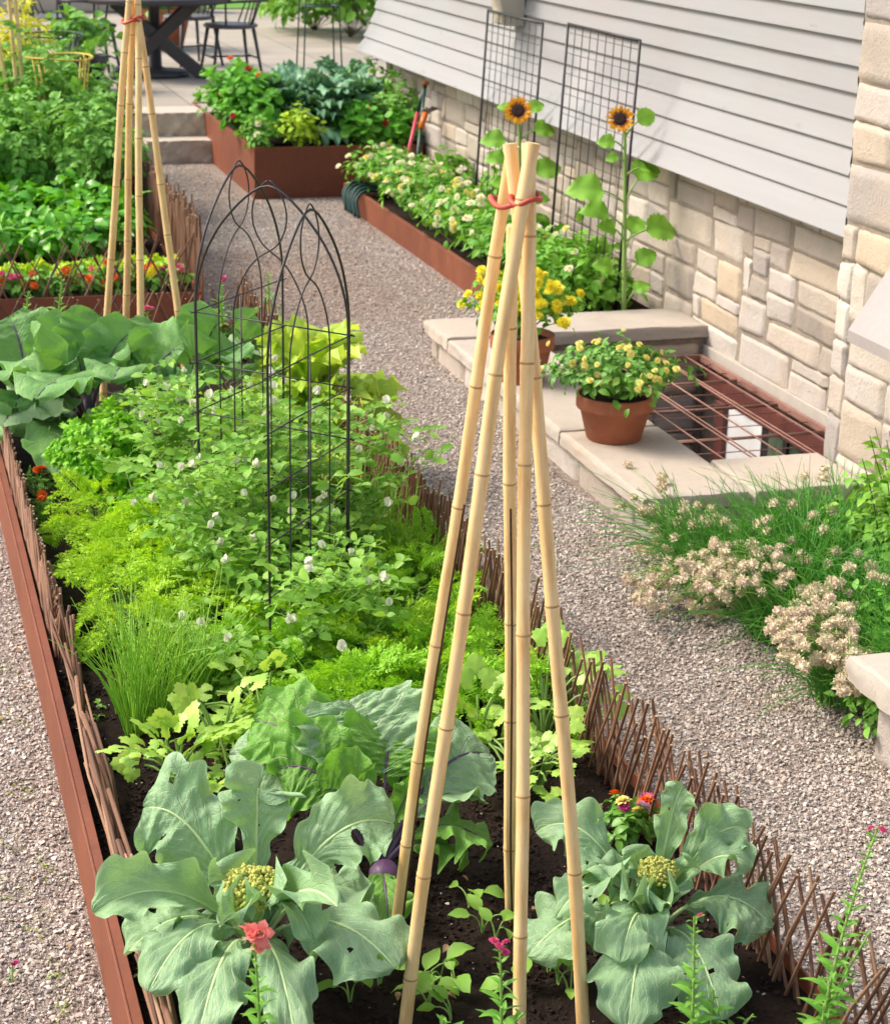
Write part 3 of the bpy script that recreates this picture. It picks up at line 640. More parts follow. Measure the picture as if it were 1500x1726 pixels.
# vent hood on the pier
vt=thing('vent_hood','grey sloping vent hood on the stone pier at the right edge','vent',(3.28,5.45,.7))
pA=at(1433,565,x=3.14); pB=at(1480,590,x=3.09)
mb=MB(); y0,y1=5.12,pA[1]; zb_=pA[2]; V=A(3.285,y0,zb_+.26,3.285,y1,zb_+.26,3.285,y0,zb_-.0,3.285,y1,zb_-.0,3.13,y0,zb_+.02,3.13,y1,zb_+.02,3.13,y0,zb_-.02,3.13,y1,zb_-.02).reshape(-1,3)
mb.add(V,np.array([[0,1,5,4],[4,5,7,6],[1,3,7,5],[0,4,6,2],[2,6,7,3]])); mb.build('hood',[M['ventgrey']],vt,smooth=False)
mb=MB(); addbox(mb,(3.135,y0+.01,zb_-.022),(3.28,y1-.01,zb_-.019)); mb.build('flap',[M['dark']],vt,smooth=False)
# window well walls
WZ=.17
ww=thing('window_well','low pale limestone wall with smooth caps around the basement window well','stone wall',(3.0,7.2,0))
mb=MB()
stonewall(mb,(2.48,5.72,-.03),(0,1,0),(0,0,1),(-1,0,0),2.72,.145,.10,r,.014,cellv=.145)
stonewall(mb,(3.70,8.09,-.9),(-1,0,0),(0,0,1),(0,-1,0),.87,.98,.075,r,.012)
stonewall(mb,(2.83,6.10,-.9),(0,1,0),(0,0,1),(1,0,0),2.0,.98,.075,r,.012)
stonewall(mb,(2.48,5.73,-.03),(1,0,0),(0,0,1),(0,-1,0),.86,.145,.10,r,.014,cellv=.145)
mb.build('stone_course',[M['stone']],ww)
mb=MB(); addbox(mb,(2.486,5.736,-1.),(2.82,8.43,.113)); addbox(mb,(2.82,8.10,-1.),(3.735,8.431,.113)); addbox(mb,(2.82,5.735,-1.),(3.3,6.07,.113)); mb.build('mortar_core',[M['mortar']],ww,smooth=False)
for lo,hi in(((2.43,5.70,.115),(2.84,6.55,WZ)),((2.43,6.556,.115),(2.84,7.42,WZ)),((2.43,7.426,.115),(2.84,8.06,WZ)),((2.43,8.066,.115),(3.735,8.46,WZ+.005)),((2.846,5.69,.110),(3.296,6.09,WZ-.003))):
    mb=MB(); slab(mb,lo,hi,r,.006,(40,40,5)); mb.build('cap_stone',[M['cap']],ww)
mb=MB(); addbox(mb,(2.8,6.0,-1.),(3.76,8.12,-.92)); mb.build('well_floor',[M['gravel']],ww,smooth=False)
# basement window
bw=thing('basement_window','brown framed basement window with white curtain below the grate','window',(3.72,7.0,-.4))
mb=MB(); W=3.732
addbox(mb,(W-.03,6.05,-.13),(W+.0,8.06,-.03),.003); addbox(mb,(W-.03,6.05,-.9),(W,8.06,-.80),.003)
for yy,w_ in((7.80,.09),(6.85,.045),(6.5,.045)): addbox(mb,(W-.045,yy-w_/2,-.81),(W-.002,yy+w_/2,-.131),.003)
mb.build('frame',[M['winframe']],bw,smooth=False)
mb=MB(); addbox(mb,(W-.02,6.06,-.80),(W-.012,7.33,-.132)); mb.build('pane',[M['glass']],bw,smooth=False)
mb=MB(); addbox(mb,(W-.022,7.40,-.80),(W-.013,7.755,-.132)); mb.build('pane',[M['white']],bw,smooth=False); mb=MB(); addbox(mb,(W-.018,7.33,-.80),(W-.012,7.40,-.132)); mb.build('dark_gap',[M['dark']],bw,smooth=False)
for yy in (7.15,6.68,6.3):
    mb=MB(); addbox(mb,(W-.032,yy-.018,-.80),(W-.0205,yy+.018,-.132)); mb.build('mullion',[M['dark']],bw,smooth=False)
# grate
gr=thing('window_well_grate','rusty welded bar grate lying over the window well','grate',(3.25,7.1,.03))
mb=MB(); GZ=.03
ys=[at(px,py,z=GZ)[1] for px,py in((1150,640),(1200,641),(1215,685),(1240,735),(1265,782))]
for x0,x1,y0,y1 in((2.87,3.69,8.03,8.045),(3.675,3.69,6.12,8.04),(2.87,2.885,6.12,8.04),(2.87,3.69,6.12,6.135)): addbox(mb,(x0,y0,GZ-.02),(x1,y1,GZ+.012),.002)
mb.build('frame',[M['rust']],gr,smooth=False)
for yy in ys[1:]:
    mb=MB(); mb.add(*tube([(2.88,yy,GZ-.008),(3.3,yy,GZ-.010),(3.68,yy,GZ-.008)],.007,8)); mb.build('crossbar',[M['rust']],gr)
mb=MB()
for yy in np.linspace(6.25,7.9,11): mb.add(*tube([(2.88,yy,GZ-.004),(3.68,yy,GZ-.004)],.0022,6))
mb.build('thin_crossbars',[M['rust']],gr)
for xx in np.linspace(2.96,3.60,6):
    for d in((-.010,.010) if int(xx*100)%2 else (0.0,)):
        mb=MB(); mb.add(*tube([(xx+d,6.13,GZ+.008),(xx+d*1.2,7.,GZ+.007),(xx+d*.6,8.03,GZ+.008)],.0036,6)); mb.build('rod',[M['rust']],gr)
# lower right wall
rw=thing('low_stone_wall','low limestone wall with thick rounded cap at the lower right corner','stone wall',(2.7,3.2,0))
mb=MB(); stonewall(mb,(2.42,2.2,-.02),(0,1,0),(0,0,1),(-1,0,0),1.82,.225,.12,r,.02,cellv=.22); mb.build('stone_course',[M['stone']],rw); mb=MB(); stonewall(mb,(2.42,4.02,-.02),(1,0,0),(0,0,1),(0,1,0),.9,.225,.12,r,.02,cellv=.22); mb.build('stone_course',[M['stone']],rw)
mb=MB(); addbox(mb,(2.426,2.2,-.05),(3.3,4.015,.203)); mb.build('mortar_core',[M['mortar']],rw,smooth=False)
mb=MB(); slab(mb,(2.33,2.1,.206),(2.85,4.09,.275),r,.010,(30,60,6)); mb.build('cap_stone',[M['cap']],rw)
# steps
for (x0,x1,y0,y1,z0,z1,lb) in((1.98,2.585,14.66,15.08,-.05,.172,'rough limestone step block at gravel level beside the planter, right half'),(1.40,1.972,14.68,15.08,-.05,.172,'rough limestone step block at gravel level behind the bamboo poles, left half'),(1.42,2.53,14.94,15.40,.174,.35,'upper rough limestone step at the edge of the patio')):
    st=thing('stone_step',lb,'step',((x0+x1)/2,(y0+y1)/2,z0),'stone steps up to the patio'); mb=MB(); slab(mb,(x0,y0,z0),(x1,y1,z1),r,.022,(50,20,14),.003); mb.build('block',[M['step']],st)
# retaining edge of patio left/right of steps
mb=MB(); m2=MB(); rt=thing('patio_retaining_wall','low stone edge of the patio behind the left bed','stone wall',(-1,15.05,.1)); stonewall(mb,(1.40,15.03,0),(-1,0,0),(0,0,1),(0,-1,0),4.5,.34,.12,r,.015,cellv=.11); addbox(m2,(-3.1,15.05,-.1),(1.4,15.3,.34)); mb.build('stone_course',[M['step']],rt); m2.build('mortar_core',[M['mortar']],rt,smooth=False)
# ---------------------------------------------------------------- bamboo tripods
def pole(par,a,b,r0,r1,seed,split=None,first=.12,lab=None):
    r=rs(seed); a=np.asarray(a,float); b=np.asarray(b,float); L=np.linalg.norm(b-a); t=[0.0]; rad=[1.0]; nodes=[]
    s=first
    while s<L-.03: nodes.append(s); s+=r.uniform(.19,.34)*(1-.15*s/L)
    pts=[0.0]; rr=[1.0]; band=[]
    for q in nodes:
        pts+=[q-.045,q-.010,q-.004,q,q+.004,q+.009,q+.05]; rr+=[.985,1.02,1.07,1.03,1.08,1.01,.985]
    pts.append(L); rr.append(.99)
    pts=np.array(pts); rr=np.array(rr); o=np.argsort(pts,kind='stable'); pts=pts[o]; rr=rr[o]
    d=(b-a)/L; side=nrm(np.cross(d,A(0,1,0))); sd2=np.cross(d,side)
    P=a+pts[:,None]*d+(.006*np.sin(pts*2.3+seed)+.003*np.sin(pts*6+seed))[:,None]*side+(.004*np.sin(pts*3.1+seed*2))[:,None]*sd2
    R=(r0+(r1-r0)*pts/L)*rr
    n=18; V,F,UV=tube(P,R,n,True); UV=UV+A(seed*3.7,seed*1.3)
    mb=MB(); q=F[0]; mi=np.zeros(len(q),int); seg=np.arange(len(q))//n; col=np.arange(len(q))%n
    mid=(pts[:-1]+pts[1:])/2
    for z in nodes: mi[(mid[seg]>z)&(mid[seg]<z+.0045)]=1
    if split: 
        t0,t1,c=split; c%=n; s_=(mid[seg]>t0*L)&(mid[seg]<t1*L)&(col==c); mi[s_]=2
        vi=np.arange(len(pts)*n); si=vi//n; ci=vi%n; g=(pts[si]>t0*L)&(pts[si]<t1*L)&((ci==c))
        V[:len(vi)][g]-=.25*(V[:len(vi)][g]-P[si[g]])
    mb.add(V,[q],UV,mi); mb.add(V,[F[1]],UV,np.full(len(F[1]),3))
    o=mb.build('pole',[M['bamboo'],M['bambnode'],M['bambdark'],M['bambend']],par)
    if lab: o['label']=lab
    return o
bt=thing('bamboo_tripod','tall front tepee of five bamboo canes tied with red ties among the cauliflowers','bamboo canes',at(830,1650,z=.17))
spec=[((655,1610),(856,335),(886,249),2.99,.0128,.0106,(.05,.62,11)),((680,1740),(884,335),(897,262),2.90,.0126,.0120,None),((865,1550),(861,400),(860,300),3.06,.0128,.0114,(.02,.6,8)),((882,1800),(882,335),(883,257),2.93,.0122,.0116,None),((988,1740),(868,335),(855,234),2.955,.0128,.0116,None)]
sides=14
for k,(bp,tp,ep,ty,r0,r1,spl) in enumerate(spec):
    b=at(*bp,z=.165); t=at(*tp,y=ty); d=(t-b); e=b+d*((np.linalg.norm(d)+(.02 if k==2 else .09))/np.linalg.norm(d)); b=b-.06*d/np.linalg.norm(d)
    pole(bt,b,e,r0,r1,11+k,spl,.1+.07*k)
ct=at(867,337,y=2.95); ct2=at(884,334,y=2.93)
def tie(par,pts,w=.006,m='rubber'):
    mb=MB(); P=np.array(pts); mb.add(*tube(P,w,8)); mb.build('tie',[M[m]],par)
c0=at(868,338,y=2.965)
def ring(c,rx,ry,tilt,ph=0,n=22,wob=.004): 
    a=np.linspace(0,2*PI,n)+ph; return [c+A(rx*math.cos(q),ry*math.sin(q),tilt*math.cos(q)+wob*math.sin(3*q)) for q in a]
tie(bt,ring(at(856,338,y=2.975),.026,.052,.002),.0045); tie(bt,ring(at(885,334,y=2.92),.024,.034,.004,1),.0045); tie(bt,[at(868,342,y=2.93),at(874,330,y=2.91),at(880,338,y=2.90)],.004)
bt=thing('bamboo_tripod','rear tepee of four bamboo canes with a red tie rising from the big brassica leaves','bamboo canes',(.95,7.2,.17))
ap=at(227,32,y=7.2)
for k,(q,yy,tq) in enumerate((((183,527),7.32,(214,60)),((215,555),7.55,(220,20)),((238,575),7.02,(229,40)),((305,578),7.12,(234,45)))):
    m=at(*q,y=yy); t=at(*tq,y=ap[1]+(-.015,.02,-.025,.01)[k]); d=nrm(t-m); s=(m[2]-.1)/d[2]; pole(bt,m-d*s,t+d*.16,.0145,.0120,31+k,None,.1+.06*k)
tie(bt,ring(at(222,34,y=7.2),.036,.045,.004),.005); tie(bt,ring(at(232,28,y=7.19),.028,.04,.0),.005); 
# ---------------------------------------------------------------- arched folding trellis
tr=thing('arched_trellis','black wire folding trellis of three gothic arched panels standing in the peas','trellis',(1.0,5.0,.17))
legs={'A':at(327,527,z=1.0),'D':at(478,472,z=1.0),'C':at(590,567,z=1.0),'B':at(449,639,z=1.0)}
def panel(a,b):
    a=legs[a].copy();b=legs[b].copy(); u=b-a; W=np.linalg.norm(u); off=nrm(A(u[1],-u[0],0))*.0
    def P(f,z): return a+u*f+A(0,0,z)
    zl=.17-1.0-.02; mb=MB(); H=.393
    def wire(pts,r): mb.add(*tube(pts,r,7,True))
    # outer
    t=np.linspace(0,1,18)
    left=[P(.012,zl)]+[P(.012,z) for z in np.linspace(zl+.2,.02,5)]+[P(.012+.488*(1-math.cos(q*PI/2))**1.0*0+.488*(q**1.9),.02+(H-.02)*(1-(1-q)**1.18)) for q in t[1:]]
    right=[A(*p) for p in left]; 
    L=np.array(left); rel=((L-a)@nrm(u))/W; 
    arch=[P(r_,p[2]-1.0) for r_,p in zip(rel,L)]; arch2=[P(1-r_,p[2]-1.0) for r_,p in zip(rel,L)]
    full=arch[:-1]+[P(.5,H+.002)]+arch2[::-1][1:]
    full=np.array(full)
    for _ in range(3):
        m=len(full)//2; full[m-6:m+7]=(full[m-7:m+6]+2*full[m-6:m+7]+full[m-5:m+8])/4
    wire(full,.0036)
    # inner wires
    for s in(0,1):
        def f(x): return x if s==0 else 1-x
        pts=[P(f(.26),zl)]+[P(f(.26),z) for z in(-.6,-.4,-.2,-.05,.02)]+[P(f(x),z) for x,z in((.275,.06),(.315,.11),(.375,.158),(.44,.188),(.50,.203),(.555,.223),(.60,.262),(.612,.30),(.60,.337),(.565,.37),(.53,.388),(.505,.395))]
        q=np.array(pts); tt=np.linspace(0,len(q)-1,70); q2=np.stack([np.interp(tt,np.arange(len(q)),q[:,k]) for k in range(3)],1)
        for _ in range(4): q2[1:-1]=(q2[:-2]+q2[2:]+2*q2[1:-1])/4
        wire(q2,.0023)
    wire([P(.5,zl),P(.5,0)],.0023)
    k=0.0
    while k>zl+.05: wire([P(-.03,k+.003),P(.5,k+.0045),P(1.03,k+.003)],.0021); k-=.146
    mb.build('panel',[M['wire']],tr)
panel('A','D'); panel('A','C'); panel('B','C')
# ---------------------------------------------------------------- lattice fences
def lattice(name,label,pts,zt,z0,rr=.0042,group=None,seed=0,spacing=lambda t:.1,lean=lambda t:.13,hvar=.02,double=.008,cat='lattice fence'):
    """pts: polyline (x,y) of the fence run"""
    r=rs(seed); P=np.array(pts,float); L=np.concatenate([[0],np.cumsum(np.linalg.norm(np.diff(P,axis=0),axis=1))])
    def pos(s): s=np.clip(s,0,L[-1]); return A(np.interp(s,L,P[:,0]),np.interp(s,L,P[:,1]))
    root=thing(name,label,cat,(*pos(L[-1]/2),z0),group); out=[MB(),MB()]; s=0
    nxt=np.array(P[-1]-P[0]); nn=nrm(A(nxt[1],-nxt[0]))
    while s<L[-1]:
        t=s/L[-1]
        for fam in(0,1):
            for dd in ((0,) if r.rand()<.4 else (0,double)):
                ln=lean(t)*(1 if fam else -1)*(1+.12*r.randn()); h=zt-z0+hvar*r.randn(); a=pos(s+dd+.01*r.randn()); s1=np.clip(s+dd,0,L[-1])
                b=pos(s1+ln); m=pos(s1+ln*.5); o=nn*(.006 if fam else -.006); c=.004*r.randn(2); up=z0+h+ (.03*r.rand() if r.rand()<.2 else 0)
                V,F,UV=tube([(*(a+o),z0-.03),(*(m+o+c),(z0+up)/2),(*(b+o),up)],[rr*1.1,rr,rr*.85],6,True)
                out[fam].add(V,[F[0]],UV,0); q=F[1]; out[fam].add(V,[q],UV,np.where(np.arange(len(q))>=6,1,0))
        s+=spacing(t)*(.85+.3*r.rand())
    for mb in out: mb.build('slats',[M['willow'],M['twigend']],root)
    return root
# main bed right side; near -> far gets denser
lattice('lattice_fence','open brown willow lattice fence along the right edge of the main bed, nearest the front',[(1.585,2.3),(1.555,3.2),(1.535,4.4)],.43,.15,.0037,'willow lattice fences',1,lambda t:.060-.015*t,lambda t:.15-.03*t,.022)
lattice('lattice_fence','denser stretch of willow lattice fence on the right bed edge beside the low stone wall',[(1.535,4.4),(1.525,5.2),(1.52,6.3)],.435,.15,.0038,'willow lattice fences',2,lambda t:.036-.013*t,lambda t:.11-.05*t,.025)
lattice('lattice_fence','far stretch of willow lattice fence behind the bright lettuce and arched trellis',[(1.52,6.35),(1.53,8.3)],.43,.15,.0045,'willow lattice fences',3,lambda t:.055,lambda t:.12,.03)
lattice('lattice_fence','low willow lattice across the back end of the main bed behind the rear bamboo tepee',[(1.53,8.36),(.2,8.34),(.0,8.34)],.37,.12,.0040,'willow lattice fences',4,lambda t:.085,lambda t:.13,.02)
lattice('lattice_fence','willow lattice along the dark steel front of the far left bed',[(1.47,9.20),(-.9,9.20)],.44,.14,.0042,'willow lattice fences',5,lambda t:.095,lambda t:.15,.025)
lattice('lattice_fence','dense upright willow fence down the right side of the far left bed beside the path',[(1.505,9.2),(1.52,10.4),(1.50,12.2)],.50,.12,.0055,'willow lattice fences',6,lambda t:.022,lambda t:.05+.02*t,.045)
lattice('lattice_fence','tightly folded willow fence leaning inside the left steel edging',[(.365,8.2),(.372,6.5),(.378,4.75)],.30,.14,.0036,'willow lattice fences',7,lambda t:.016,lambda t:-.22,.025)
# collapsed end of the left fence: flat bundle of barky sticks
cf=thing('collapsed_fence','flattened bundle of barky willow slats lying beside the near left steel edging','lattice fence',(.42,3.6,.17),'willow lattice fences'); r=rs(8); mb=MB(); mb2=MB()
for k in range(70):
    y0=r.uniform(2.3,4.9); L=r.uniform(.3,.8); x=.378+.034*r.rand(); dz=r.uniform(0,.05)
    V,F,UV=tube([(x,y0,.165+.03*r.rand()),(x+.006*r.randn(),y0+L/2,.18+dz),(x-.008+.006*r.randn(),y0+L,.19+dz*1.6)],r.uniform(.0025,.0055),6); mb.add(V,F,UV)
for k in range(14): 
    y0=4.3+.6*r.rand(); mb.add(*tube([(.39+.02*r.rand(),y0,.16),(.395,y0+.03,.27),(.39+.008*r.randn(),y0+.08*r.rand(),.31+.08*r.rand())],.0042,6))
mb.build('slats',[M['willow']],cf)
# ---------------------------------------------------------------- wall trellises
def wtrellis(label,y0,y1,zt):
    t=thing('wall_trellis',label,'trellis',(3.60,(y0+y1)/2,.1),'black grid trellises on the wall'); mb=MB(); x=3.53
    for yy in(y0,y1): mb.add(*tube([(x-.06,yy,.06),(x,yy,zt)],.0075,8))
    mb.add(*tube([(x,y0,zt),(x,y1,zt)],.0075,8)); mb.build('frame',[M['wire']],t); mb=MB()
    def X(z): return x-.06*(zt-z)/(zt-.06)
    for yy in np.linspace(y0,y1,10)[1:-1]: mb.add(*tube([(X(.08),yy,.08),(x,yy,zt)],.0028,5))
    for z in np.arange(.15,zt,.104): mb.add(*tube([(X(z)-.003,y0,z),(X(z)-.003,y1,z)],.0018,5))
    mb.build('grid_wires',[M['wire']],t)
wtrellis('black metal grid trellis below the cream roof bracket',10.02,11.0,1.41)
wtrellis('black metal grid trellis nearer the camera, behind the taller right sunflower',8.62,9.62,1.44)
# ---------------------------------------------------------------- pots
def pot(root,x,y,z,R,H,m='terra'):
    mb=MB(); pr=[(.001,z+.004),(R*.62,z+.004),(R*.66,z),(R*.70,z+.004),(R*.905,z+H*.70),(R*.985,z+H*.705),(R*1.0,z+H*.73),(R*1.0,z+H*.975),(R*.985,z+H),(R*.93,z+H),(R*.915,z+H*.97),(R*.88,z+H*.7),(.001,z+H*.7)]
    V,F,UV=lathe(pr,48); V[:,0]+=x;V[:,1]+=y; mb.add(V,F,UV); mb.build('pot',[M[m]],root)
    mb=MB(); V,F,UV=lathe([(R*.9,z+H*.86),(R*.5,z+H*.9),(.001,z+H*.9)],24); V[:,0]+=x;V[:,1]+=y; mb.add(V,F,UV); mb.build('potting_soil',[M['soil']],root)
# ---------------------------------------------------------------- garden tools
def tool(name,label,cat,base,top,m,grip=None,rad=.011,head=None):
    t=thing(name,label,cat,base); base=A(*base);top=A(*top); mb=MB(); mb.add(*tube([base,base+(top-base)*.5,top],rad,10)); mb.build('handle',[M[m]],t)
    if grip: mb=MB(); d=top-base; mb.add(*tube([base+d*.80,base+d*.82,base+d*.97,top+d*.02],[rad*1.1,rad*1.7,rad*1.8,rad*1.3],10)); mb.build('grip',[M[grip]],t)
    return t
a=at(676,270,y=12.55); t1=tool('loppers','pink handled garden tool leaning against the stone wall','garden tool',(a[0],a[1],.13),at(704,188,y=12.7),'toolpink',None,.013)
d=at(704,188,y=12.7); e=at(717,142,y=12.72); mb=MB(); mb.add(*tube([d,e],.014,10)); mb.build('grip',[M['toolgreen']],t1); mb=MB(); mb.add(*tube([e,at(719,136,y=12.72)],.022,10)); mb.build('end_cap',[M['toolorange']],t1)
a=at(700,255,y=12.4); t2=tool('garden_shears','green shears with orange handles leaning beside the pink tool','garden tool',(a[0],a[1],.13),at(709,215,y=12.5),'toolgreen',None,.013)
mb=MB(); mb.add(*tube([at(709,217,y=12.5),at(717,190,y=12.55)],.021,10)); mb.build('grip',[M['toolorange']],t2); mb=MB(); 
for k in range(5): mb.add(*tube([at(716,190,y=12.55),at(712+6*k,182-(k%2)*3,y=12.55)],.010,8)); 
mb.build('pivot',[M['steel']],t2)
mb=MB(); mb.add(*tube([at(709,215,y=12.5),at(712,185,y=12.6),at(716,150,y=12.7)],.011,8)); mb.build('handle',[M['toolgreen']],t2)
rk=thing('leaf_rake','old wire leaf rake head by the planter corner','rake',at(660,255,y=12.7)); mb=MB()
for k in range(11): mb.add(*tube([at(672,262,y=12.75),at(655,238+k*.6,y=12.8),at(632+k*3.2,247-6*math.sin(k/10*PI),y=12.85)],.004,5))
mb.build('tines',[M['toolwire']],rk)
hs=thing('garden_hose','dark green hose draped over the end of the low steel edging','hose',(3.08,12.3,.1)); mb=MB(); r=rs(4)
for k in range(7):
    p=[(2.985+.02*r.rand(),12.0+.06*k,.02),(2.99,12.05+.06*k,.13),(3.06,12.1+.06*k,.185+.01*k%.03),(3.2,12.15+.05*k,.17),(3.36,12.2+.06*k,.14)]
    q=np.array(p); tt=np.linspace(0,4,24); q=np.stack([np.interp(tt,range(5),q[:,c]) for c in range(3)],1)
    for _ in range(4): q[1:-1]=(q[:-2]+2*q[1:-1]+q[2:])/4
    mb.add(*tube(q,.011,8))
mb.build('hose_loops',[M['ropegreen']],hs)
# ---------------------------------------------------------------- patio furniture
PZ=.345
def wood(mb,a,b,w,h):
    a=A(*a);b=A(*b); d=nrm(b-a); up=A(0,0,1) if abs(d[2])<.9 else A(0,1,0); s=nrm(np.cross(d,up)); u=np.cross(s,d)
    V=[p+s*w/2*i+u*h/2*j for p in(a,b) for i,j in((-1,-1),(1,-1),(1,1),(-1,1))]; mb.add(V,np.array([[0,3,2,1],[4,5,6,7],[0,1,5,4],[1,2,6,5],[2,3,7,6],[3,0,4,7]]))
tx0,ty=2.52,17.75
tb=thing('patio_table','dark grey round pedestal patio table with crossed trestle legs','table',(tx0,ty,PZ))
mb=MB(); V,F,UV=lathe([(.001,0),(.30,0),(.31,.02),(.30,.05),(.1,.06),(.06,.09),(.05,.6),(.08,.66),(.001,.66)],28); mb.add(V+A(tx0,ty,PZ),F,UV); mb.build('pedestal',[M['furn']],tb)
for s in(-1,1):
    mb=MB(); wood(mb,(tx0-s*.42,ty-.30-.012*s,PZ+.0),(tx0+s*.36,ty-.05-.012*s,PZ+.66),.07,.11); mb.build('leg',[M['furn']],tb,smooth=False)
mb=MB(); V,F,UV=lathe([(.001,.66),(.68,.66),(.70,.68),(.70,.71),(.68,.72),(.001,.72)],40); mb.add(V+A(tx0,ty,PZ),F,UV); mb.build('tabletop',[M['furn']],tb)
def chair(label,x,y,rz):
    c=thing('spindle_chair',label,'chair',(x,y,PZ),'dark spindle back patio chairs'); R_=rotz(rz)
    def T(p): return R_@A(*p)+A(x,y,PZ)
    mb=MB(); V,F,UV=lathe([(.001,.43),(.20,.425),(.235,.435),(.24,.455),(.225,.465),(.12,.458),(.001,.455)],26); V[:,0]*=1.05; mb.add(V@R_.T+A(x,y,PZ),F,UV); mb.build('seat',[M['furntop']],c)
    for i,j in((-1,-1),(1,-1),(-1,1),(1,1)):
        mb=MB(); mb.add(*tube([T((i*.23,j*.23,0)),T((i*.17,j*.16,.43))],[.012,.018],9)); mb.build('leg',[M['furn']],c)
    mb=MB(); mb.add(*tube([T((-.2,0,.17)),T((.2,0,.17))],.009,6)); mb.add(*tube([T((-.2,-.2,.17)),T((-.2,.2,.17))],.009,6)); mb.add(*tube([T((.2,-.2,.17)),T((.2,.2,.17))],.009,6)); mb.build('stretcher',[M['furn']],c)
    mb=MB()
    for k in range(7): 
        q=(k-3)/3; mb.add(*tube([T((-.20*math.cos(q*.9),.19*q,.45)),T((-.33,.25*q,.92))],.0075,6))
    mb.build('spindles',[M['furn']],c)
    mb=MB(); mb.add(*tube([T((-.33,.25*q+.0,.93+.02*(1-q*q))) for q in np.linspace(-1.15,1.15,9)],.018,8)); mb.build('top_rail',[M['furn']],c)
    mb=MB(); 
    for s in(-1,1): mb.add(*tube([T((-.29,s*.235,.68)),T((-.1,s*.29,.68)),T((.14,s*.27,.67))],.013,7)); mb.add(*tube([T((.12,s*.265,.67)),T((.1,s*.2,.45))],.010,6))
    mb.build('armrest',[M['furn']],c)
chair('dark spindle chair at the left of the patio table, seat nearest the tomato cage',1.93,17.75,.12)
chair('dark spindle chair behind the left chair, mostly hidden by it',1.70,18.7,-.35)
chair('dark spindle chair facing the table from the right, nearest the steel planter',3.22,17.75,PI+.1)
chair('dark spindle chair behind the right one, half hidden under the table edge',3.0,18.75,PI+.35)
# far pot, dark pot, tall wire cage
fp=thing('potted_plant','large terracotta pot of leafy greens behind the patio table','potted plant',(2.95,20.4,PZ)); pot(fp,2.95,20.4,PZ,.34,.42)
dp=thing('potted_plant','dark glazed pot with a leafy plant behind the yellow tomato cage','potted plant',(1.72,16.6,PZ)); pot(dp,1.72,16.6,PZ,.24,.3,'blackpot')
rc=thing('plant_cage','tall green wire obelisk cage standing in the steel planter','plant support',(3.22,14.3,.3))
cc=at(538,110,y=14.4); mb=MB()
for sx_,sy_ in((-1,-1),(1,-1),(-1,1),(1,1)): mb.add(*tube([(cc[0]+sx_*.165,14.4+sy_*.14,.3),(cc[0]+sx_*.10,14.4+sy_*.09,1.9)],.006,6))
for z,f in((.62,.145),(1.2,.122),(1.75,.105)):
    q=[(cc[0]+a*f,14.4+b*f*.86,z) for a,b in((-1,-1),(1,-1),(1,1),(-1,1),(-1,-1))]
    for u_,v_ in zip(q[:-1],q[1:]): mb.add(*tube([u_,v_],.006,6))
mb.build('wire_frame',[M['greenwire']],rc)
# tomato cages
def cage(label,cx,cy,z1,R1,R2,m,z2=None,legs=4,dz=.3):
    c=thing('tomato_cage',label,'tomato cage',(cx,cy,.16)); mb=MB()
    def rg(R,z): mb.add(*tube([(cx+R*math.cos(a),cy+R*math.sin(a),z+.006*math.sin(2*a)) for a in np.linspace(0,2*PI,40)],.0062,6,False))
    
    for q,zz in ((1,0),(.8,dz),(.62,2*dz)): mb=MB(); mb.add(*tube([(cx+q*R1*math.cos(a),cy+q*R1*math.sin(a),z1-zz+.006*math.sin(2*a)) for a in np.linspace(0,2*PI,40)],.0062,6,False)); mb.build('ring',[M[m]],c)
    for k in range(legs):
        a=.6+2*PI*k/legs; mb=MB(); mb.add(*tube([(cx+.35*R1*math.cos(a),cy+.35*R1*math.sin(a),.16),(cx+R1*math.cos(a),cy+R1*math.sin(a),z1+.01)],.0058,6)); mb.add(*tube([(cx+.35*R1*math.cos(a)+.03,cy+.35*R1*math.sin(a),.16),(cx+R1*math.cos(a)+.035,cy+R1*math.sin(a),z1+.01)],.0045,6)); mb.build('leg',[M[m]],c)
    return c
yc=at(99,95,z=1.02); cage('yellow wire tomato cage above the tomato plants in the far left bed',yc[0],yc[1],1.02,.21,.13,'yellowwire')
gc=at(80,58,z=1.02); cage('thin dark green wire tomato cage ring behind the yellow cage',gc[0],gc[1],1.02,.25,.2,'greenwire')
for lb,q,q2 in (('thick tan bamboo cane at the far left edge of the tomatoes',(15,0),(28,150)),('thin tan bamboo cane beside the golden shrub',(27,20),(38,150)),('short bamboo cane leaning in the tomato foliage at the left edge',(0,85),(14,170))):
    b=at(*q2,y=12.5); t=at(*q,y=12.5); bc=thing('bamboo_cane',lb,'bamboo cane',(b[0],b[1],.16)); d=nrm(t-b); pole(bc,b-d*((b[2]-.16)/d[2]),t+d*.3,.014,.012,int(q[0])+77)
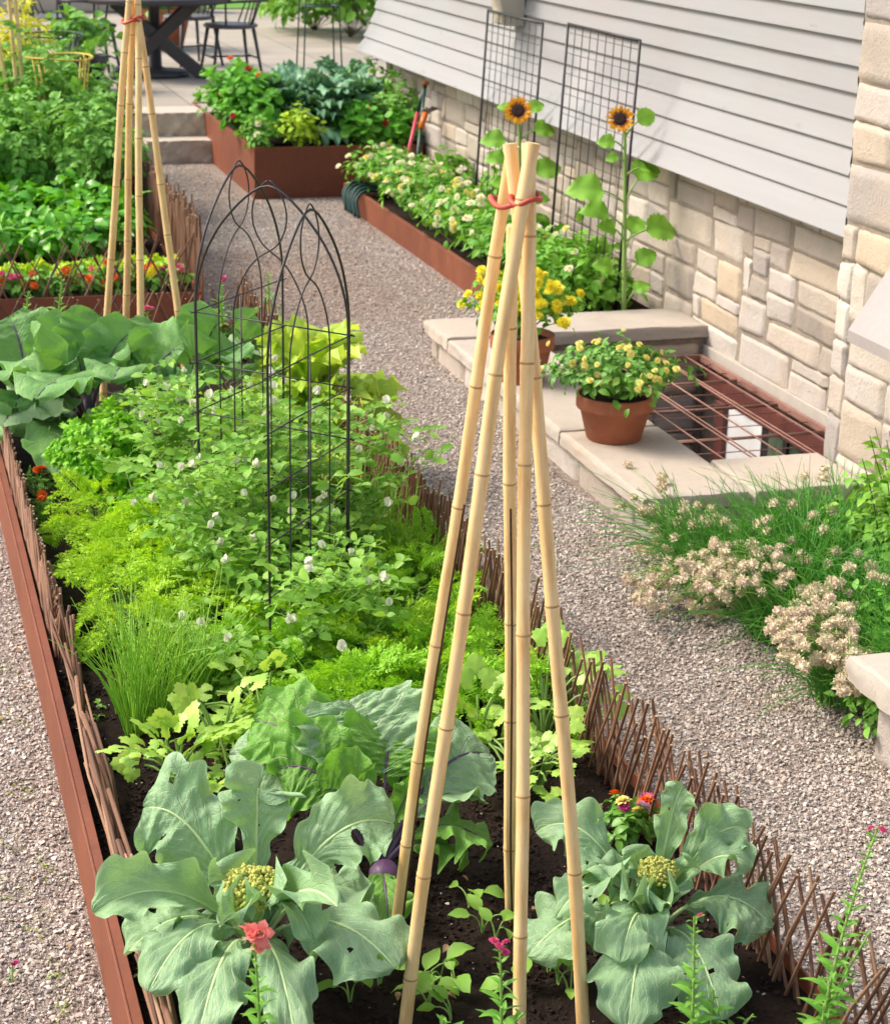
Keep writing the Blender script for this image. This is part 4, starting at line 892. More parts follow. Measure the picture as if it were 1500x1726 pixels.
# ================================================================ PLANTS
SZ=.165
def leafgeo(P0,Pc,P1,W,roll=0.0,prof='cauli',cup=.15,ruf=.018,seed=0,nu=64,nv=34,pet=.14,curl=0.0,notch=.0,hint=None,nrmup=None):
    """big brassica leaf along a bezier spine; petiole is the first `pet` of its length"""
    r=rs(seed*7+1); P0,Pc,P1=map(lambda a:np.asarray(a,float),(P0,Pc,P1))
    t=np.linspace(pet,1,nu+1); S=(1-t)[:,None]**2*P0+2*((1-t)*t)[:,None]*Pc+(t*t)[:,None]*P1
    T=nrm(np.gradient(S,axis=0)); up=A(0,0,1.0) if hint is None else nrm(hint)
    # normal: perpendicular to tangent, on the upper/inner side
    X=nrm(np.cross(T,up)+1e-6); 
    x0=nrm(X.mean(0)); X=nrm(X*.5+x0*.5); X=nrm(X-T*np.sum(X*T,1,keepdims=True)); N=np.cross(X,T)
    cr,sr=math.cos(roll),math.sin(roll); X,N=X*cr+N*sr,N*cr-X*sr
    u=np.linspace(0,1,nu+1); v=np.linspace(-1,1,nv+1)
    if prof=='round': W=W*1.14
    if prof=='cauli': W=W*.9; ruf=ruf*1.9; roll=roll+.2*r.randn()
    if prof=='cauli': w=np.interp(u,[0,.06,.12,.2,.3,.45,.62,.78,.90,.97,1],[.10,.30,.42,.34,.55,.82,1.0,.97,.78,.45,.12])
    elif prof=='round': w=np.interp(u,[0,.05,.12,.25,.45,.62,.78,.9,.97,1],[.08,.40,.66,.88,1.0,.99,.88,.65,.36,.10])
    else: w=np.interp(u,[0,.1,.3,.6,.85,.96,1],[.10,.35,.75,1.0,.7,.35,.1])
    U,Vv=np.meshgrid(u,v,indexing='ij')
    nz=lambda ph,f,a:a*np.sin(f*u+ph)
    q_=1.7 if prof=='cauli' else .9; eL=1+q_*(nz(r.rand()*6,15,.05)+nz(r.rand()*6,29,.05)+nz(r.rand()*6,57,.025)); eR=1+q_*(nz(r.rand()*6,14,.05)+nz(r.rand()*6,27,.05)+nz(r.rand()*6,53,.025))
    for _ in range(int(notch*6)):
        c=r.uniform(.15,.92); d=notch*r.uniform(.1,.45)*np.exp(-((u-c)/r.uniform(.015,.035))**2); (eL if r.rand()<.5 else eR)[:]-=d
    # smooth profile edge asymmetry
    E=np.where(Vv<0,eL[:,None],eR[:,None]); E=1+(E-1)*np.abs(Vv)**1.5
    hx=Vv*w[:,None]*W/2*E; av=np.abs(Vv)
    h=cup*av**1.6*w[:,None]*W/2*2.0*(1-.35*U)
    h+=ruf*(av**2.2)*(np.sin(U*16+Vv*1.5+r.rand()*6)*.8+np.sin(U*31-Vv*2+r.rand()*6)*.45)*w[:,None]
    h-=curl*W*.5*np.clip(av-.55,0,1)**1.5*2
    # pillowing between side veins
    ph=U*6.5-av**.8*3.6; h+=.0035*np.abs(np.sin(PI*ph))*np.clip(av*3,0,1)*(W/.2)
    loc=np.stack([hx,U*W*2.5,h*0],-1).reshape(-1,3); h+=.0042*snoise(loc+seed,seed+3,14,3).reshape(h.shape)*(W/.16)
    h-=.004*np.exp(-(Vv/.08)**2)
    B=S[:,None]+X[:,None]*hx[...,None]+N[:,None]*h[...,None]
    f=grid(nu,nv); UV=np.stack([U,Vv],-1)
    # petiole + midrib
    tp=np.linspace(0,pet+.02,7); Pp=(1-tp)[:,None]**2*P0+2*((1-tp)*tp)[:,None]*Pc+(tp*tp)[:,None]*P1
    return (B.reshape(-1,3),f,UV.reshape(-1,2)),Pp,S-N*.0035
def brassica(name,label,cat,base,leaves,mat,group=None,ribmat='stem',stem=None,smat='stem'):
    root=thing(name,label,cat,base,group)
    for k,L in enumerate(leaves):
        g,Pp,S=leafgeo(**{k_:v_ for k_,v_ in L.items() if k_ not in('mat','hole')}); mb=MB()
        (V,f,UV)=g
        if L.get('hole'):
            u0,v0,ru,rv=L['hole']; c=UV[f].mean(1); f=f[((c[:,0]-u0)/ru)**2+((c[:,1]-v0)/rv)**2>1]
        if L.get('prof','cauli')=='cauli' and mat=='cauli' and (L['seed']%5)<3:
            q_=rs(L['seed']+900); c=UV[f].mean(1)
            for _ in range(q_.randint(1,4)):
                u0,v0,ru=q_.uniform(.25,.9),q_.uniform(-.85,.85),q_.uniform(.010,.022); keep=((c[:,0]-u0)/ru)**2+((c[:,1]-v0)/(ru*4.2))**2>1; f=f[keep]; c=c[keep]
        m=L.get('mat',mat); mb.add(V,f,UV,0); o=mb.build('leaf',[M[m]],root)
        mb=MB(); n=len(S); rr=np.linspace(.0055,.0012,n)*(np.linalg.norm(S[-1]-S[0])/.3)**.5; P=np.concatenate([Pp,S[1:]]); R_=np.concatenate([np.linspace(.0085,.006,len(Pp))*(np.linalg.norm(S[-1]-S[0])/.3)**.5,rr[1:]]); mb.add(*tube(P,R_,7)); mb.build('midrib',[M[ribmat]],o)
    if stem is not None:
        mb=MB(); mb.add(*tube(stem[0],stem[1],12)); mb.build('stem',[M[smat]],root)
    return root
def curd(root,c,R,seed=0,n=150,mat='romanesco'):
    r=rs(seed); mb=MB(); T=lathe([(.001,.55),(.3,.5),(.5,.25),(.5,0),(.3,-.25)],9)
    k=np.arange(n)+.5; ph=np.arccos(1-1.15*k/n); th=PI*(1+5**.5)*k; D=np.stack([np.cos(th)*np.sin(ph),np.sin(th)*np.sin(ph),np.cos(ph)],1)
    P=c+D*R*A(1,1,.72)*(1+.07*r.randn(n))[:,None]; mb.inst(T,frames(P,np.cross(D,A(.3,.2,1)),D,R*.19*(.8+.5*r.rand(n))))
    for q in range(3):
        P2=P+nrm(r.randn(n,3)*.7+D)*R*.12; mb.inst(T,frames(P2,np.cross(D,A(.1,.9,.4)),D+.4*r.randn(n,3),R*.10*(.7+.6*r.rand(n))))
    V,F,UV=lathe([(.001,R*.6),(R*.6,R*.42),(R*.85,0),(R*.5,-R*.6)],16); mb.add(V+c,F,UV); mb.build('curd',[M[mat]],root)
def LF(b,q,z,W,lift=.10,P0z=.03,**k):
    """leaf from plant base b to tip at photo pixel q and height z above soil; lift=height of the control point"""
    tip=at(*q,z=SZ+z); P0=A(b[0],b[1],SZ+P0z); mid=P0*.5+tip*.5; mid[2]=max(P0[2],tip[2])*.6+(P0[2]+tip[2])*.2+lift
    return dict(P0=P0,Pc=mid,P1=tip,W=W,**k)
b1=at(432,1625,z=SZ)
caul1=[LF(b1,(243,1362),.30,.235,.10,seed=1,pet=.16,cup=.12,roll=.15,notch=.5,hint=(0.1,-.75,.8)),
 LF(b1,(437,1328),.36,.165,.10,seed=2,pet=.25,cup=.14,notch=.4,hint=(0,-.9,.6)),
 LF(b1,(664,1388),.27,.185,.12,seed=3,pet=.2,cup=.10,roll=-.2,notch=.5,hint=(-.3,-.7,.8),hole=(.62,.36,.055,.26),nu=90,nv=50),
 LF(b1,(158,1540),.20,.13,.12,seed=4,pet=.14,cup=.45,roll=.3,notch=.3,hint=(0,-.4,1)),
 LF(b1,(250,1672),.13,.145,.16,seed=5,pet=.2,curl=.5,cup=-.1,notch=.4,hint=(0,-.2,1)),
 LF(b1,(668,1632),.16,.205,.13,seed=6,pet=.2,cup=-.05,curl=.3,notch=.35,hint=(0,-.3,1)),
 LF(b1,(628,1520),.10,.19,.14,seed=7,pet=.25,cup=.1,notch=.3),
 LF(b1,(568,1528),.30,.09,.07,seed=8,pet=.1,cup=.6,hint=(-.4,-.4,.8)),
 LF(b1,(352,1492),.24,.075,.06,seed=9,pet=.1,cup=.8,hint=(.5,-.4,.8)),
 LF(b1,(372,1560),.27,.075,.03,seed=10,pet=.1,cup=.7,hint=(.5,.3,.8)),
 LF(b1,(530,1585),.19,.10,.14,seed=11,pet=.1,cup=.4,curl=.3),
 LF(b1,(455,1530),.26,.08,.02,seed=12,pet=.1,cup=.8,hint=(0,.8,.6)),
 LF(b1,(330,1770),.08,.14,.18,seed=13,pet=.2,curl=.4,cup=0),
 LF(b1,(500,1760),.10,.12,.16,seed=14,pet=.2,curl=.4,cup=0),
 LF(b1,(210,1610),.10,.15,.14,seed=15,pet=.25,cup=.1,notch=.3)]
hd=at(427,1503,z=SZ+.225)
c1=brassica('cauliflower_plant','large pale green cauliflower plant with yellow-green head at the lower left before the kohlrabi','cauliflower',(b1[0],b1[1],SZ),caul1,'cauli','cauliflower plants','palerib',stem=([(b1[0],b1[1],SZ-.02),(b1[0],b1[1],SZ+.1),hd-A(0,0,.03)],[.02,.024,.022]))
curd(c1,hd,.052,1,170)
b2=at(1092,1615,z=SZ)
caul2=[LF(b2,(1152,1326),.36,.075,.05,seed=21,pet=.15,cup=.35,hint=(-.3,-.9,.3)),
 LF(b2,(903,1402),.24,.125,.15,seed=22,pet=.2,cup=.15,curl=.2,roll=.3,notch=.2,hint=(.2,-.6,.9)),
 LF(b2,(1262,1398),.26,.12,.10,seed=23,pet=.2,cup=.2,roll=-.3,notch=.2,hint=(-.2,-.6,.9)),
 LF(b2,(1268,1462),.22,.115,.13,seed=24,pet=.2,cup=.2,roll=-.2,curl=.2),
 LF(b2,(1303,1562),.12,.21,.15,seed=25,pet=.28,cup=-.05,curl=.25,notch=.3,hint=(0,-.2,1)),
 LF(b2,(935,1548),.17,.10,.17,seed=26,pet=.2,curl=.4,cup=.1),
 LF(b2,(888,1612),.09,.185,.15,seed=27,pet=.25,curl=.2,cup=0,notch=.3),
 LF(b2,(1046,1622),.17,.13,.13,seed=28,pet=.15,curl=.2,cup=.0,roll=.2),
 LF(b2,(1058,1735),.09,.17,.20,seed=29,pet=.3,cup=-.05,curl=.2,notch=.2),
 LF(b2,(1218,1720),.07,.16,.18,seed=30,pet=.3,cup=0,curl=.2,notch=.2),
 LF(b2,(1050,1445),.25,.07,.04,seed=31,pet=.1,cup=.6,hint=(.2,-.8,.5)),
 LF(b2,(1180,1470),.24,.07,.06,seed=32,pet=.1,cup=.6,hint=(-.4,-.7,.5)),
 LF(b2,(1060,1520),.25,.06,.02,seed=33,pet=.1,cup=.8,hint=(.3,.5,.8)),
 LF(b2,(1130,1525),.23,.065,.02,seed=34,pet=.1,cup=.7,hint=(-.3,.5,.8)),
 LF(b2,(975,1480),.22,.10,.12,seed=35,pet=.15,cup=.2,curl=.3)]
hd=at(1108,1472,z=SZ+.235)
c2=brassica('cauliflower_plant','pale green cauliflower plant with a small yellow-green head at the lower right beside the lattice','cauliflower',(b2[0],b2[1],SZ),caul2,'cauli','cauliflower plants','palerib',stem=([(b2[0],b2[1],SZ-.02),(b2[0],b2[1],SZ+.1),hd-A(0,0,.03)],[.018,.02,.018]))
curd(c2,hd,.034,2,120)
b3=at(640,1490,z=SZ)
k3=[LF(b3,(588,1182),.34,.26,.08,seed=41,prof='round',pet=.35,cup=.12,mat='kohlblue',hint=(0,-.9,.6)),
 LF(b3,(388,1272),.22,.19,.14,seed=42,prof='round',pet=.35,cup=-.1,curl=.3,mat='kohlblue',hint=(0,-.7,.8)),
 LF(b3,(428,1215),.29,.19,.10,seed=43,prof='round',pet=.4,cup=.15,hint=(.1,-.9,.6)),
 LF(b3,(465,1300),.24,.20,.12,seed=44,prof='round',pet=.42,cup=.1,hint=(.2,-.9,.5)),
 LF(b3,(660,1235),.29,.20,.07,seed=45,prof='round',pet=.45,cup=.12,hint=(-.1,-.9,.5)),
 LF(b3,(543,1335),.23,.165,.07,seed=46,prof='round',pet=.45,cup=.15,hint=(.1,-.95,.3)),
 LF(b3,(826,1270),.20,.19,.13,seed=47,prof='round',pet=.35,cup=-.05,mat='kohlblue',hint=(-.1,-.6,.8)),
 LF(b3,(815,1352),.14,.115,.14,seed=48,prof='round',pet=.3,cup=.2,mat='kohlblue'),
 LF(b3,(828,1425),.08,.17,.14,seed=49,prof='cauli',pet=.3,cup=0,curl=.3,notch=.6),
 LF(b3,(790,1455),.04,.12,.12,seed=50,pet=.3,curl=.3,cup=0),
 LF(b3,(720,1225),.26,.12,.08,seed=51,prof='round',pet=.35,cup=.35,hint=(-.5,-.8,.4)),
 LF(b3,(655,1560),.04,.13,.08,seed=52,pet=.3,curl=.2,cup=0),
 LF(b3,(700,1330),.2,.07,.03,seed=53,pet=.3,cup=.6,hint=(-.3,-.8,.4))]
c3=brassica('kohlrabi_plant','broad leaved purple veined kohlrabi plant between the two cauliflowers and the carrots','kohlrabi',(b3[0],b3[1],SZ),k3,'kohlleaf',None,'purplestem')
kb=at(648,1478,z=SZ+.05); mb=MB(); V,F,UV=lathe([(.001,-.033),(.022,-.03),(.033,-.008),(.032,.015),(.02,.03),(.001,.033)],20); mb.add(V+kb,F,UV); mb.build('kohlrabi_bulb',[M['kohl']],c3)
# rear row of sprouts / cabbages
def rowplant(label,bq,tips,seed,mats=('cab','kohlblue')):
    b=at(*bq,z=SZ); lv=[]
    for k,(q,z,W,lift,kw) in enumerate(tips):
        a=dict(prof='round',pet=.3,cup=.08,ruf=.03,seed=seed+k); a.update(kw); lv.append(LF(b,q,z,W,lift,.12,nu=26,nv=14,**a))
    h=.34; return brassica('brussels_sprout_plant',label,'brassica',(b[0],b[1],SZ),lv,'cab','broad leaved brassicas in a row',ribmat='purplestem',stem=([(b[0],b[1],SZ-.03),(b[0],b[1],SZ+.15),(b[0]+.01,b[1],SZ+h)],[.018,.016,.012]),smat='purplestem')
F1=dict(hint=(0,-.9,.5))
rowplant('bluish broad leaved brassica at the left picture edge behind the orange marigolds',(60,760),[((15,535),.46,.24,.06,F1),((-30,640),.36,.22,.1,{}),((25,690),.25,.26,.12,dict(curl=.4)),((60,590),.45,.20,.05,F1),((130,560),.45,.21,.05,F1),((95,540),.42,.15,.05,F1),((-20,740),.10,.25,.14,dict(curl=.3)),((5,720),.2,.2,.12,dict(mat='kohlblue'))],60)
rowplant('wide leaved brassica left of the rear bamboo tepee, its huge leaf hanging over the parsley',(150,770),[((60,672),.38,.20,.12,dict(curl=.2)),((175,535),.50,.26,.04,F1),((20,700),.22,.30,.15,dict(curl=.3,mat='kohlblue')),((225,560),.46,.2,.05,F1),((85,655),.35,.2,.14,dict(curl=.4)),((100,800),.08,.26,.14,{}),((60,730),.12,.2,.12,{}),((130,600),.38,.2,.05,F1)],70)
rowplant('broad leaved brassica right under the rear bamboo tepee with cupped leaves',(235,760),[((260,545),.45,.18,.05,F1),((310,590),.40,.22,.08,dict(hint=(-.3,-.8,.6))),((190,640),.36,.2,.14,dict(curl=.3)),((185,745),.16,.20,.10,dict(prof='cauli',notch=.5,mat='kohlblue')),((245,690),.2,.18,.12,dict(curl=.3)),((290,650),.3,.2,.1,{}),((215,575),.45,.16,.05,F1)],80)
rowplant('broad leaved brassica between the rear bamboo tepee and the arched trellis',(330,735),[((305,545),.42,.20,.05,F1),((370,545),.46,.24,.05,F1),((400,610),.35,.2,.1,{}),((330,600),.4,.2,.06,F1),((265,690),.18,.17,.12,dict(curl=.3,mat='kohlblue')),((420,590),.3,.16,.1,dict(mat='kohlblue')),((355,640),.25,.18,.1,{})],90)
rowplant('smaller bluish brassica behind the arched trellis beside the bright lettuce',(425,690),[((395,555),.36,.17,.05,F1),((440,600),.28,.15,.08,dict(mat='kohlblue')),((470,620),.2,.15,.1,dict(mat='kohlblue')),((400,640),.2,.15,.1,{}),((430,550),.34,.13,.04,F1)],100)
# ---------------------------------------------------------------- generic small-leaf plants
def clump(root,base,n,T,mat,h,spread,size,r,stem='stem',arch=.5,sr=.0016,tilt=(.1,1.1),up=.6,name='foliage',pr=.35):
    """n leaves, each on an arching petiole from the crown"""
    mb=MB(); ms=MB(); base=np.asarray(base,float)
    for k in range(n):
        a=r.rand()*2*PI; e=r.uniform(*tilt); L=h*(.65+.5*r.rand()); d=A(math.cos(a)*math.sin(e),math.sin(a)*math.sin(e),math.cos(e)); o=A(*(r.randn(2)*spread),0)
        p1=base+o+d*L*A(1,1,1); c=base+o*.6+A(d[0]*.25,d[1]*.25,.75)*L; P=bez(base+o*.4,c,p1,6); ms.add(*tube(P,[sr*1.3]*3+[sr]*3,4,False))
        dd=nrm(p1-c); dd=nrm(dd+A(d[0],d[1],-arch*.3)*.5); N=A(-dd[0]*.5,-dd[1]*.5,1)+.35*r.randn(3)
        mb.inst(T[r.randint(len(T))],frames(p1,dd,N,size*(.7+.6*r.rand())))
    mb.build(name,[M[mat]],root); ms.build('stems',[M[stem]],root)
def lit(c,R,n,T,mat,size,r,root,name='foliage',hollow=.35,flat=.0,upn=.8):
    """leaves through an ellipsoid volume, facing out and up"""
    mb=MB(); c=np.asarray(c,float); R=np.asarray(R,float)*np.ones(3); k=0; D=nrm(r.randn(n,3)); D[:,2]=np.abs(D[:,2])*1.0-(r.rand(n)<.3)*r.rand(n)*.6; D=nrm(D)
    rad=(hollow+(1-hollow)*r.rand(n)**.6)*(1+.22*np.sin(D[:,0]*5+D[:,1]*4+c[0]*9)+.15*np.sin(D[:,2]*9+D[:,0]*7))
    P=c+D*R*rad[:,None]; N=nrm(D*(1-flat)+A(0,0,upn)+.45*r.randn(n,3)); d=nrm(np.cross(N,r.randn(n,3))+D*.5+A(0,0,-.15))
    idx=r.randint(len(T),size=n)
    for q in range(len(T)): m=idx==q; mb.inst(T[q],frames(P[m],d[m],N[m],size*(.65+.6*r.rand(m.sum()))))
    return mb.build(name,[M[mat]],root),P,D
def stemsfan(root,base,tips,r,mat='stem',w=.002,name='stems'):
    mb=MB(); base=np.asarray(base,float)
    for t in tips: c=base*.5+t*.5+A(0,0,.12*np.linalg.norm(t-base)); mb.add(*tube(bez(base+A(*(r.randn(2)*.01),0),c,t,6),[w*1.5]*3+[w]*3,4,False))
    mb.build(name,[M[mat]],root)
def scatter(n,x0,x1,y0,y1,r,dmin):
    P=[]; t=0
    while len(P)<n and t<n*80:
        q=A(r.uniform(x0,x1),r.uniform(y0,y1)); t+=1
        if all(np.linalg.norm(q-p)>dmin for p in P): P.append(q)
    return P
# carrots
r=rs(40)
CARG='feathery carrot plants'
pts=[q for q in scatter(32,.58,.86,4.72,5.85,r,.09)]
for q in pts:
    c=thing('carrot_plant','yellow-green feathery carrot top in the left patch below the curly parsley','carrot',(q[0],q[1],SZ),'carrot tops in the left patch'); clump(c,(q[0],q[1],SZ),11,FROND,'carrot',.13,.012,.125,r,arch=.9,sr=.0013,tilt=(.1,.8))
pts=scatter(40,1.02,1.48,4.02,5.15,r,.10)+scatter(10,.86,1.1,4.1,4.7,r,.09)
for q in pts:
    c=thing('carrot_plant','deep green feathery carrot top in the right patch behind the kohlrabi','carrot',(q[0],q[1],SZ),'carrot tops in the right patch'); clump(c,(q[0],q[1],SZ),12,FROND,'carrot2' if r.rand()<.75 else 'carrot',.13,.012,.125,r,arch=.9,sr=.0013,tilt=(.1,.8))
# parsley
b=at(190,862,z=SZ); c=thing('parsley_plant','rounded bush of curly deep green parsley below the broad brassica leaves','parsley',b); o,P,D=lit(b+A(0,0,.17),(.155,.16,.16),3000,PAR,'parsley',.030,r,c,hollow=.72,upn=.6); stemsfan(c,b,P[::45],r)
b=at(250,905,z=SZ); c=thing('parsley_plant','smaller parsley clump at the right foot of the big curly parsley','parsley',b); o,P,D=lit(b+A(0,0,.07),(.10,.10,.09),700,PAR,'parsley',.030,r,c,hollow=.6); stemsfan(c,b,P[::30],r)
# celery
def celery(label,q,h,n,seed,s=.085):
    r=rs(seed); b=at(*q,z=SZ); c=thing('celery_plant',label,'celery',b,'celery plants'); clump(c,b,n,CEL,'celery',h,.014,s,r,arch=.7,sr=.0032,tilt=(.12,.95),name='leaves')
celery('low celery plant on the bare soil left of the pale kohlrabi leaf',(300,1345),.16,17,1)
celery('celery plant just behind the first celery, beside the scallions',(372,1285),.17,17,2)
celery('light green celery plant right below the foot of the pea vines',(445,1250),.17,16,3)
celery('celery plant between the middle bamboo canes behind the kohlrabi',(800,1300),.17,14,4)
celery('celery plant against the lattice at the right of the bamboo canes',(915,1255),.20,16,5)
celery('small celery plant at the foot of the right bamboo canes',(868,1345),.13,12,6,.07)
celery('celery plant low behind the right bamboo cane by the carrots',(905,1335),.13,12,9,.075)
celery('small celery plant left of the pale kohlrabi leaf, at the soil edge',(395,1345),.12,10,7,.07)
celery('small celery plant behind the kohlrabi peak leaf',(600,1235),.13,9,8,.07)
# scallions
def grass(root,base,n,h,spread,r,mat,w=.0028,lean=.25,flop=.35,name='leaves',dirb=None):
    mb=MB(); base=np.asarray(base,float)
    for k in range(n):
        a=r.rand()*2*PI; L=h*(.6+.55*r.rand()); e=lean*abs(r.randn()); o=A(math.cos(a),math.sin(a),0)*spread*r.rand()**.5
        d=A(math.cos(a),math.sin(a),0) if dirb is None else nrm(A(math.cos(a),math.sin(a),0)*.6+np.asarray(dirb,float))
        f=flop*abs(r.randn()); P=bez(base+o,base+o+A(0,0,L*.6)+d*L*e*.5,base+o+A(0,0,L*max(.15,1-f*.6))+d*L*(e+f),7)
        mb.add(*tube(P,np.linspace(w,w*.3,7),5,False))
    return mb.build(name,[M[mat]],root)
for k,q in enumerate(((232,1240),(262,1235),(290,1230),(215,1205),(318,1215),(350,1190),(245,1180))):
    b=at(*q,z=SZ); c=thing('scallion_clump','thin upright bright green scallions on the left beside the bare soil','scallions',b,'scallions left of the peas'); grass(c,b,38,.31,.028,r,'onion',.0024,.22,.2)
for k,q in enumerate(((640,960),(672,990),(700,1000),(655,925),(625,935),(690,955),(610,900),(730,1010))):
    b=at(*q,z=SZ); c=thing('scallion_clump','thin scallions standing against the dense lattice on the right','scallions',b,'scallions beside the right lattice'); grass(c,b,28,.25,.03,r,'onion',.0024,.2,.22)
# peas
def peavine(label,b,h,seed,nst=4,nfl=5,lean=(0,0),grp='pea vines on the arched trellis'):
    r=rs(seed); root=thing('pea_vine',label,'pea plant',b,grp); mb=MB(); ms=MB(); fl=[]
    for s in range(nst):
        a=r.rand()*6.28; P=[np.array(b)+A(*(r.randn(2)*.02),0)]; d=A(math.cos(a)*.35+lean[0],math.sin(a)*.35+lean[1],1.0); n=int(h/.036)
        for k in range(n): d=nrm(d+.28*r.randn(3)*A(1,1,.25)+A(0,0,.14)-(A(0,0,.10*k/n) if k>n*.6 else 0)); P.append(P[-1]+d*.038)
        P=np.array(P); ms.add(*tube(P,np.linspace(.0024,.0016,len(P)),5,False))
        for k in range(2,len(P)):
            a2=k*2.4+r.rand(); side=A(math.cos(a2),math.sin(a2),.45+.3*r.randn()*.5); L=.06+.035*r.rand(); q=bez(P[k],P[k]+side*L*.6,P[k]+side*L+A(0,0,-.012),5); ms.add(*tube(q,.0011,4,False))
            # stipules
            for sg in(-1,1): mb.inst(OVALW[r.randint(3)],frames(P[k],nrm(np.cross(side,A(0,0,1))*sg+side*.3+A(0,0,.3)),A(0,0,1)+side*.5+.3*r.randn(3),.036*(.6+.7*r.rand())))
            for t in(2,4):
                for sg in(-1,1):
                    sd=nrm(np.cross(side,A(0,0,1))*sg+side*.35+A(0,0,.25*r.randn())); mb.inst(PEA[r.randint(2)],frames(q[t],sd,A(0,0,1)+.5*r.randn(3),.040*(.55+.7*r.rand())))
            if r.rand()<.4: 
                w=np.linspace(0,1,12)[:,None]; tip=q[-1]+nrm(side)*w*.07+A(0,0,1)*w*.04+.010*w*np.concatenate([np.cos(w*12),np.sin(w*12),0*w],1); ms.add(*tube(tip,.0007,3,False))
            if k>len(P)*.5 and r.rand()<.40 and len(fl)<nfl: fl.append(P[k]+A(*(r.randn(2)*.03)-A(.02,.05),.065))
    mb.build('foliage',[M['pea']],root); ms.build('stems',[M['peastem']],root)
    if fl: addflowers(root,FL['pea'],np.array(fl),.018,None,r=r)
r=rs(51)
n=0
for q in [q_ for q_ in scatter(17,.82,1.30,5.05,6.1,r,.12) if q_[0]<1.04 or q_[1]<5.4]:
    peavine('tall white flowering pea vine in the upper mass inside the arched trellis',(q[0],q[1],SZ),.47 if q[1]>5.55 else .54,200+n,5,6,grp='pea vines round the far legs of the arched trellis'); n+=1
for q in [q_ for q_ in scatter(13,.80,1.10,4.42,5.1,r,.10) if not(abs(q_[0]-.885)<.075 and q_[1]<4.8)]:
    peavine('pea vine with scattered white blossoms in the lower mass round the trellis front leg',(q[0],q[1],SZ),.34 if q[0]<1.1 else .27,200+n,5,3,grp='pea vines round the near legs of the arched trellis'); n+=1
for q in ((.66,4.55),(.72,4.38),(.98,4.32)):
    peavine('low pea vine trailing at the front foot of the trellis above the celery',(*q,SZ),.2,200+n,4,2,grp='low trailing pea vines'); n+=1
# lettuce
def frilly(seed,w=.8,bend=.5,nu=12,nv=14,fr=.09):
    r=rs(seed); u=np.linspace(0,1,nu+1);v=np.linspace(-1,1,nv+1);U,V=np.meshgrid(u,v,indexing='ij'); pr=np.interp(u,[0,.2,.5,.8,1],[.12,.35,.8,1,.75])[:,None]
    X=V*pr*w/2; a=bend*u**1.5; Y=(np.cumsum(np.cos(a))/nu)[:,None]-.08+0*X; Z=-(np.cumsum(np.sin(a))/nu)[:,None]+.35*X**2*2
    e=np.maximum(np.abs(V)**2*pr,(U)**5); Z=Z+fr*e*(np.sin(V*9+U*13+r.rand()*6)+.6*np.sin(V*21-U*22+r.rand()*6)); Y=Y+fr*.7*e*np.sin(V*13+r.rand()*6)-.12*U*V**2; X=X*(1+.12*e*np.sin(U*25+r.rand()*6)); Z=Z+.03*np.sin(U*18)*np.cos(V*7)
    return np.stack([X,Y,Z],-1).reshape(-1,3),grid(nu,nv),np.stack([U,V],-1).reshape(-1,2)
FRL=[frilly(i,bend=b) for i,b in enumerate((.3,.8,1.2,.5))]
def rosette(root,b,n,L,T,mat,r,emin=.15,emax=1.15,name='leaves',h=0.0):
    mb=MB(); b=np.asarray(b,float)
    for k in range(n):
        a=k*2.399+.3*r.randn(); e=emin+(emax-emin)*(1-k/n)**.8+.08*r.randn(); d=A(math.cos(a)*math.sin(e),math.sin(a)*math.sin(e),math.cos(e)); N=A(-math.cos(a)*math.cos(e),-math.sin(a)*math.cos(e),math.sin(e)+.05)
        mb.inst(T[r.randint(len(T))],frames(b+A(0,0,h*k/n)+d*.01,d,N+.15*r.randn(3),L*(.8+.35*r.rand())*(.7+.3*(1-k/n)**.3)))
    return mb.build(name,[M[mat]],root)
for lb,q,L,nn,hh in (('tall bright yellow-green frilly lettuce head behind the right arch of the trellis',(520,745),.34,30,.16),('bright yellow-green lettuce beside the lattice, right of the tall lettuce head',(565,775),.24,20,.06),('lime green lettuce low in front of the tall lettuce head',(470,770),.22,20,.03),('lime green lettuce half covered by pea vines near the lattice',(530,840),.20,18,.0)):
    b=at(*q,z=SZ); c=thing('lettuce',lb,'lettuce',b,'bright lettuces behind the trellis'); rosette(c,b,nn,L,FRL,'lettuce',r,h=hh+.07)
# ---------------------------------------------------------------- marigolds and little flowers
def marigold(label,q,h,cols,n,seed,fs=.02,R=.06,group=None,zz=SZ,fol='herb',lf=.045,nl=60,name='marigold_plant',cat='marigold',T=None):
    r=rs(seed); b=at(*q,z=zz); c=thing(name,label,cat,b,group); o,P,D=lit(b+A(0,0,h*.45),(R,R,h*.5),nl,T or MARI,fol,lf,r,c,hollow=.3); 
    F=[]; 
    for k in range(n): a=r.rand()*6.28; F.append(b+A(math.cos(a)*R*.75*r.rand(),math.sin(a)*R*.75*r.rand(),h*(1.0+.12*r.rand())))
    stemsfan(c,b,np.array(F),r,w=.0012); 
    for k,f in enumerate(F): addflowers(c,FL[cols[k%len(cols)]],f,fs,r=r)
    return c
marigold('orange marigold at the left edge below the broad brassica leaves, the upper of two',(64,835),.085,['mari'],2,1,.017,.05,'orange marigolds inside the left fence')
marigold('orange-red marigold just below the other one, beside the parsley',(70,880),.085,['mari'],2,2,.019,.045,'orange marigolds inside the left fence')
marigold('small orange marigold at the right lattice beside the lettuce',(608,850),.10,['mari'],2,3,.016,.05)
marigold('orange marigold behind the arched trellis at the back end of the bed',(380,600),.13,['mari','marired'],3,4,.017,.06)
marigold('little pink and lavender flower tuft on the soil left of the cauliflower leaves',(358,1432),.085,['lav','pink','salm'],6,5,.013,.04,fol='herb',lf=.022,nl=110,name='alpine_aster_plant',cat='flower',T=OVAL)
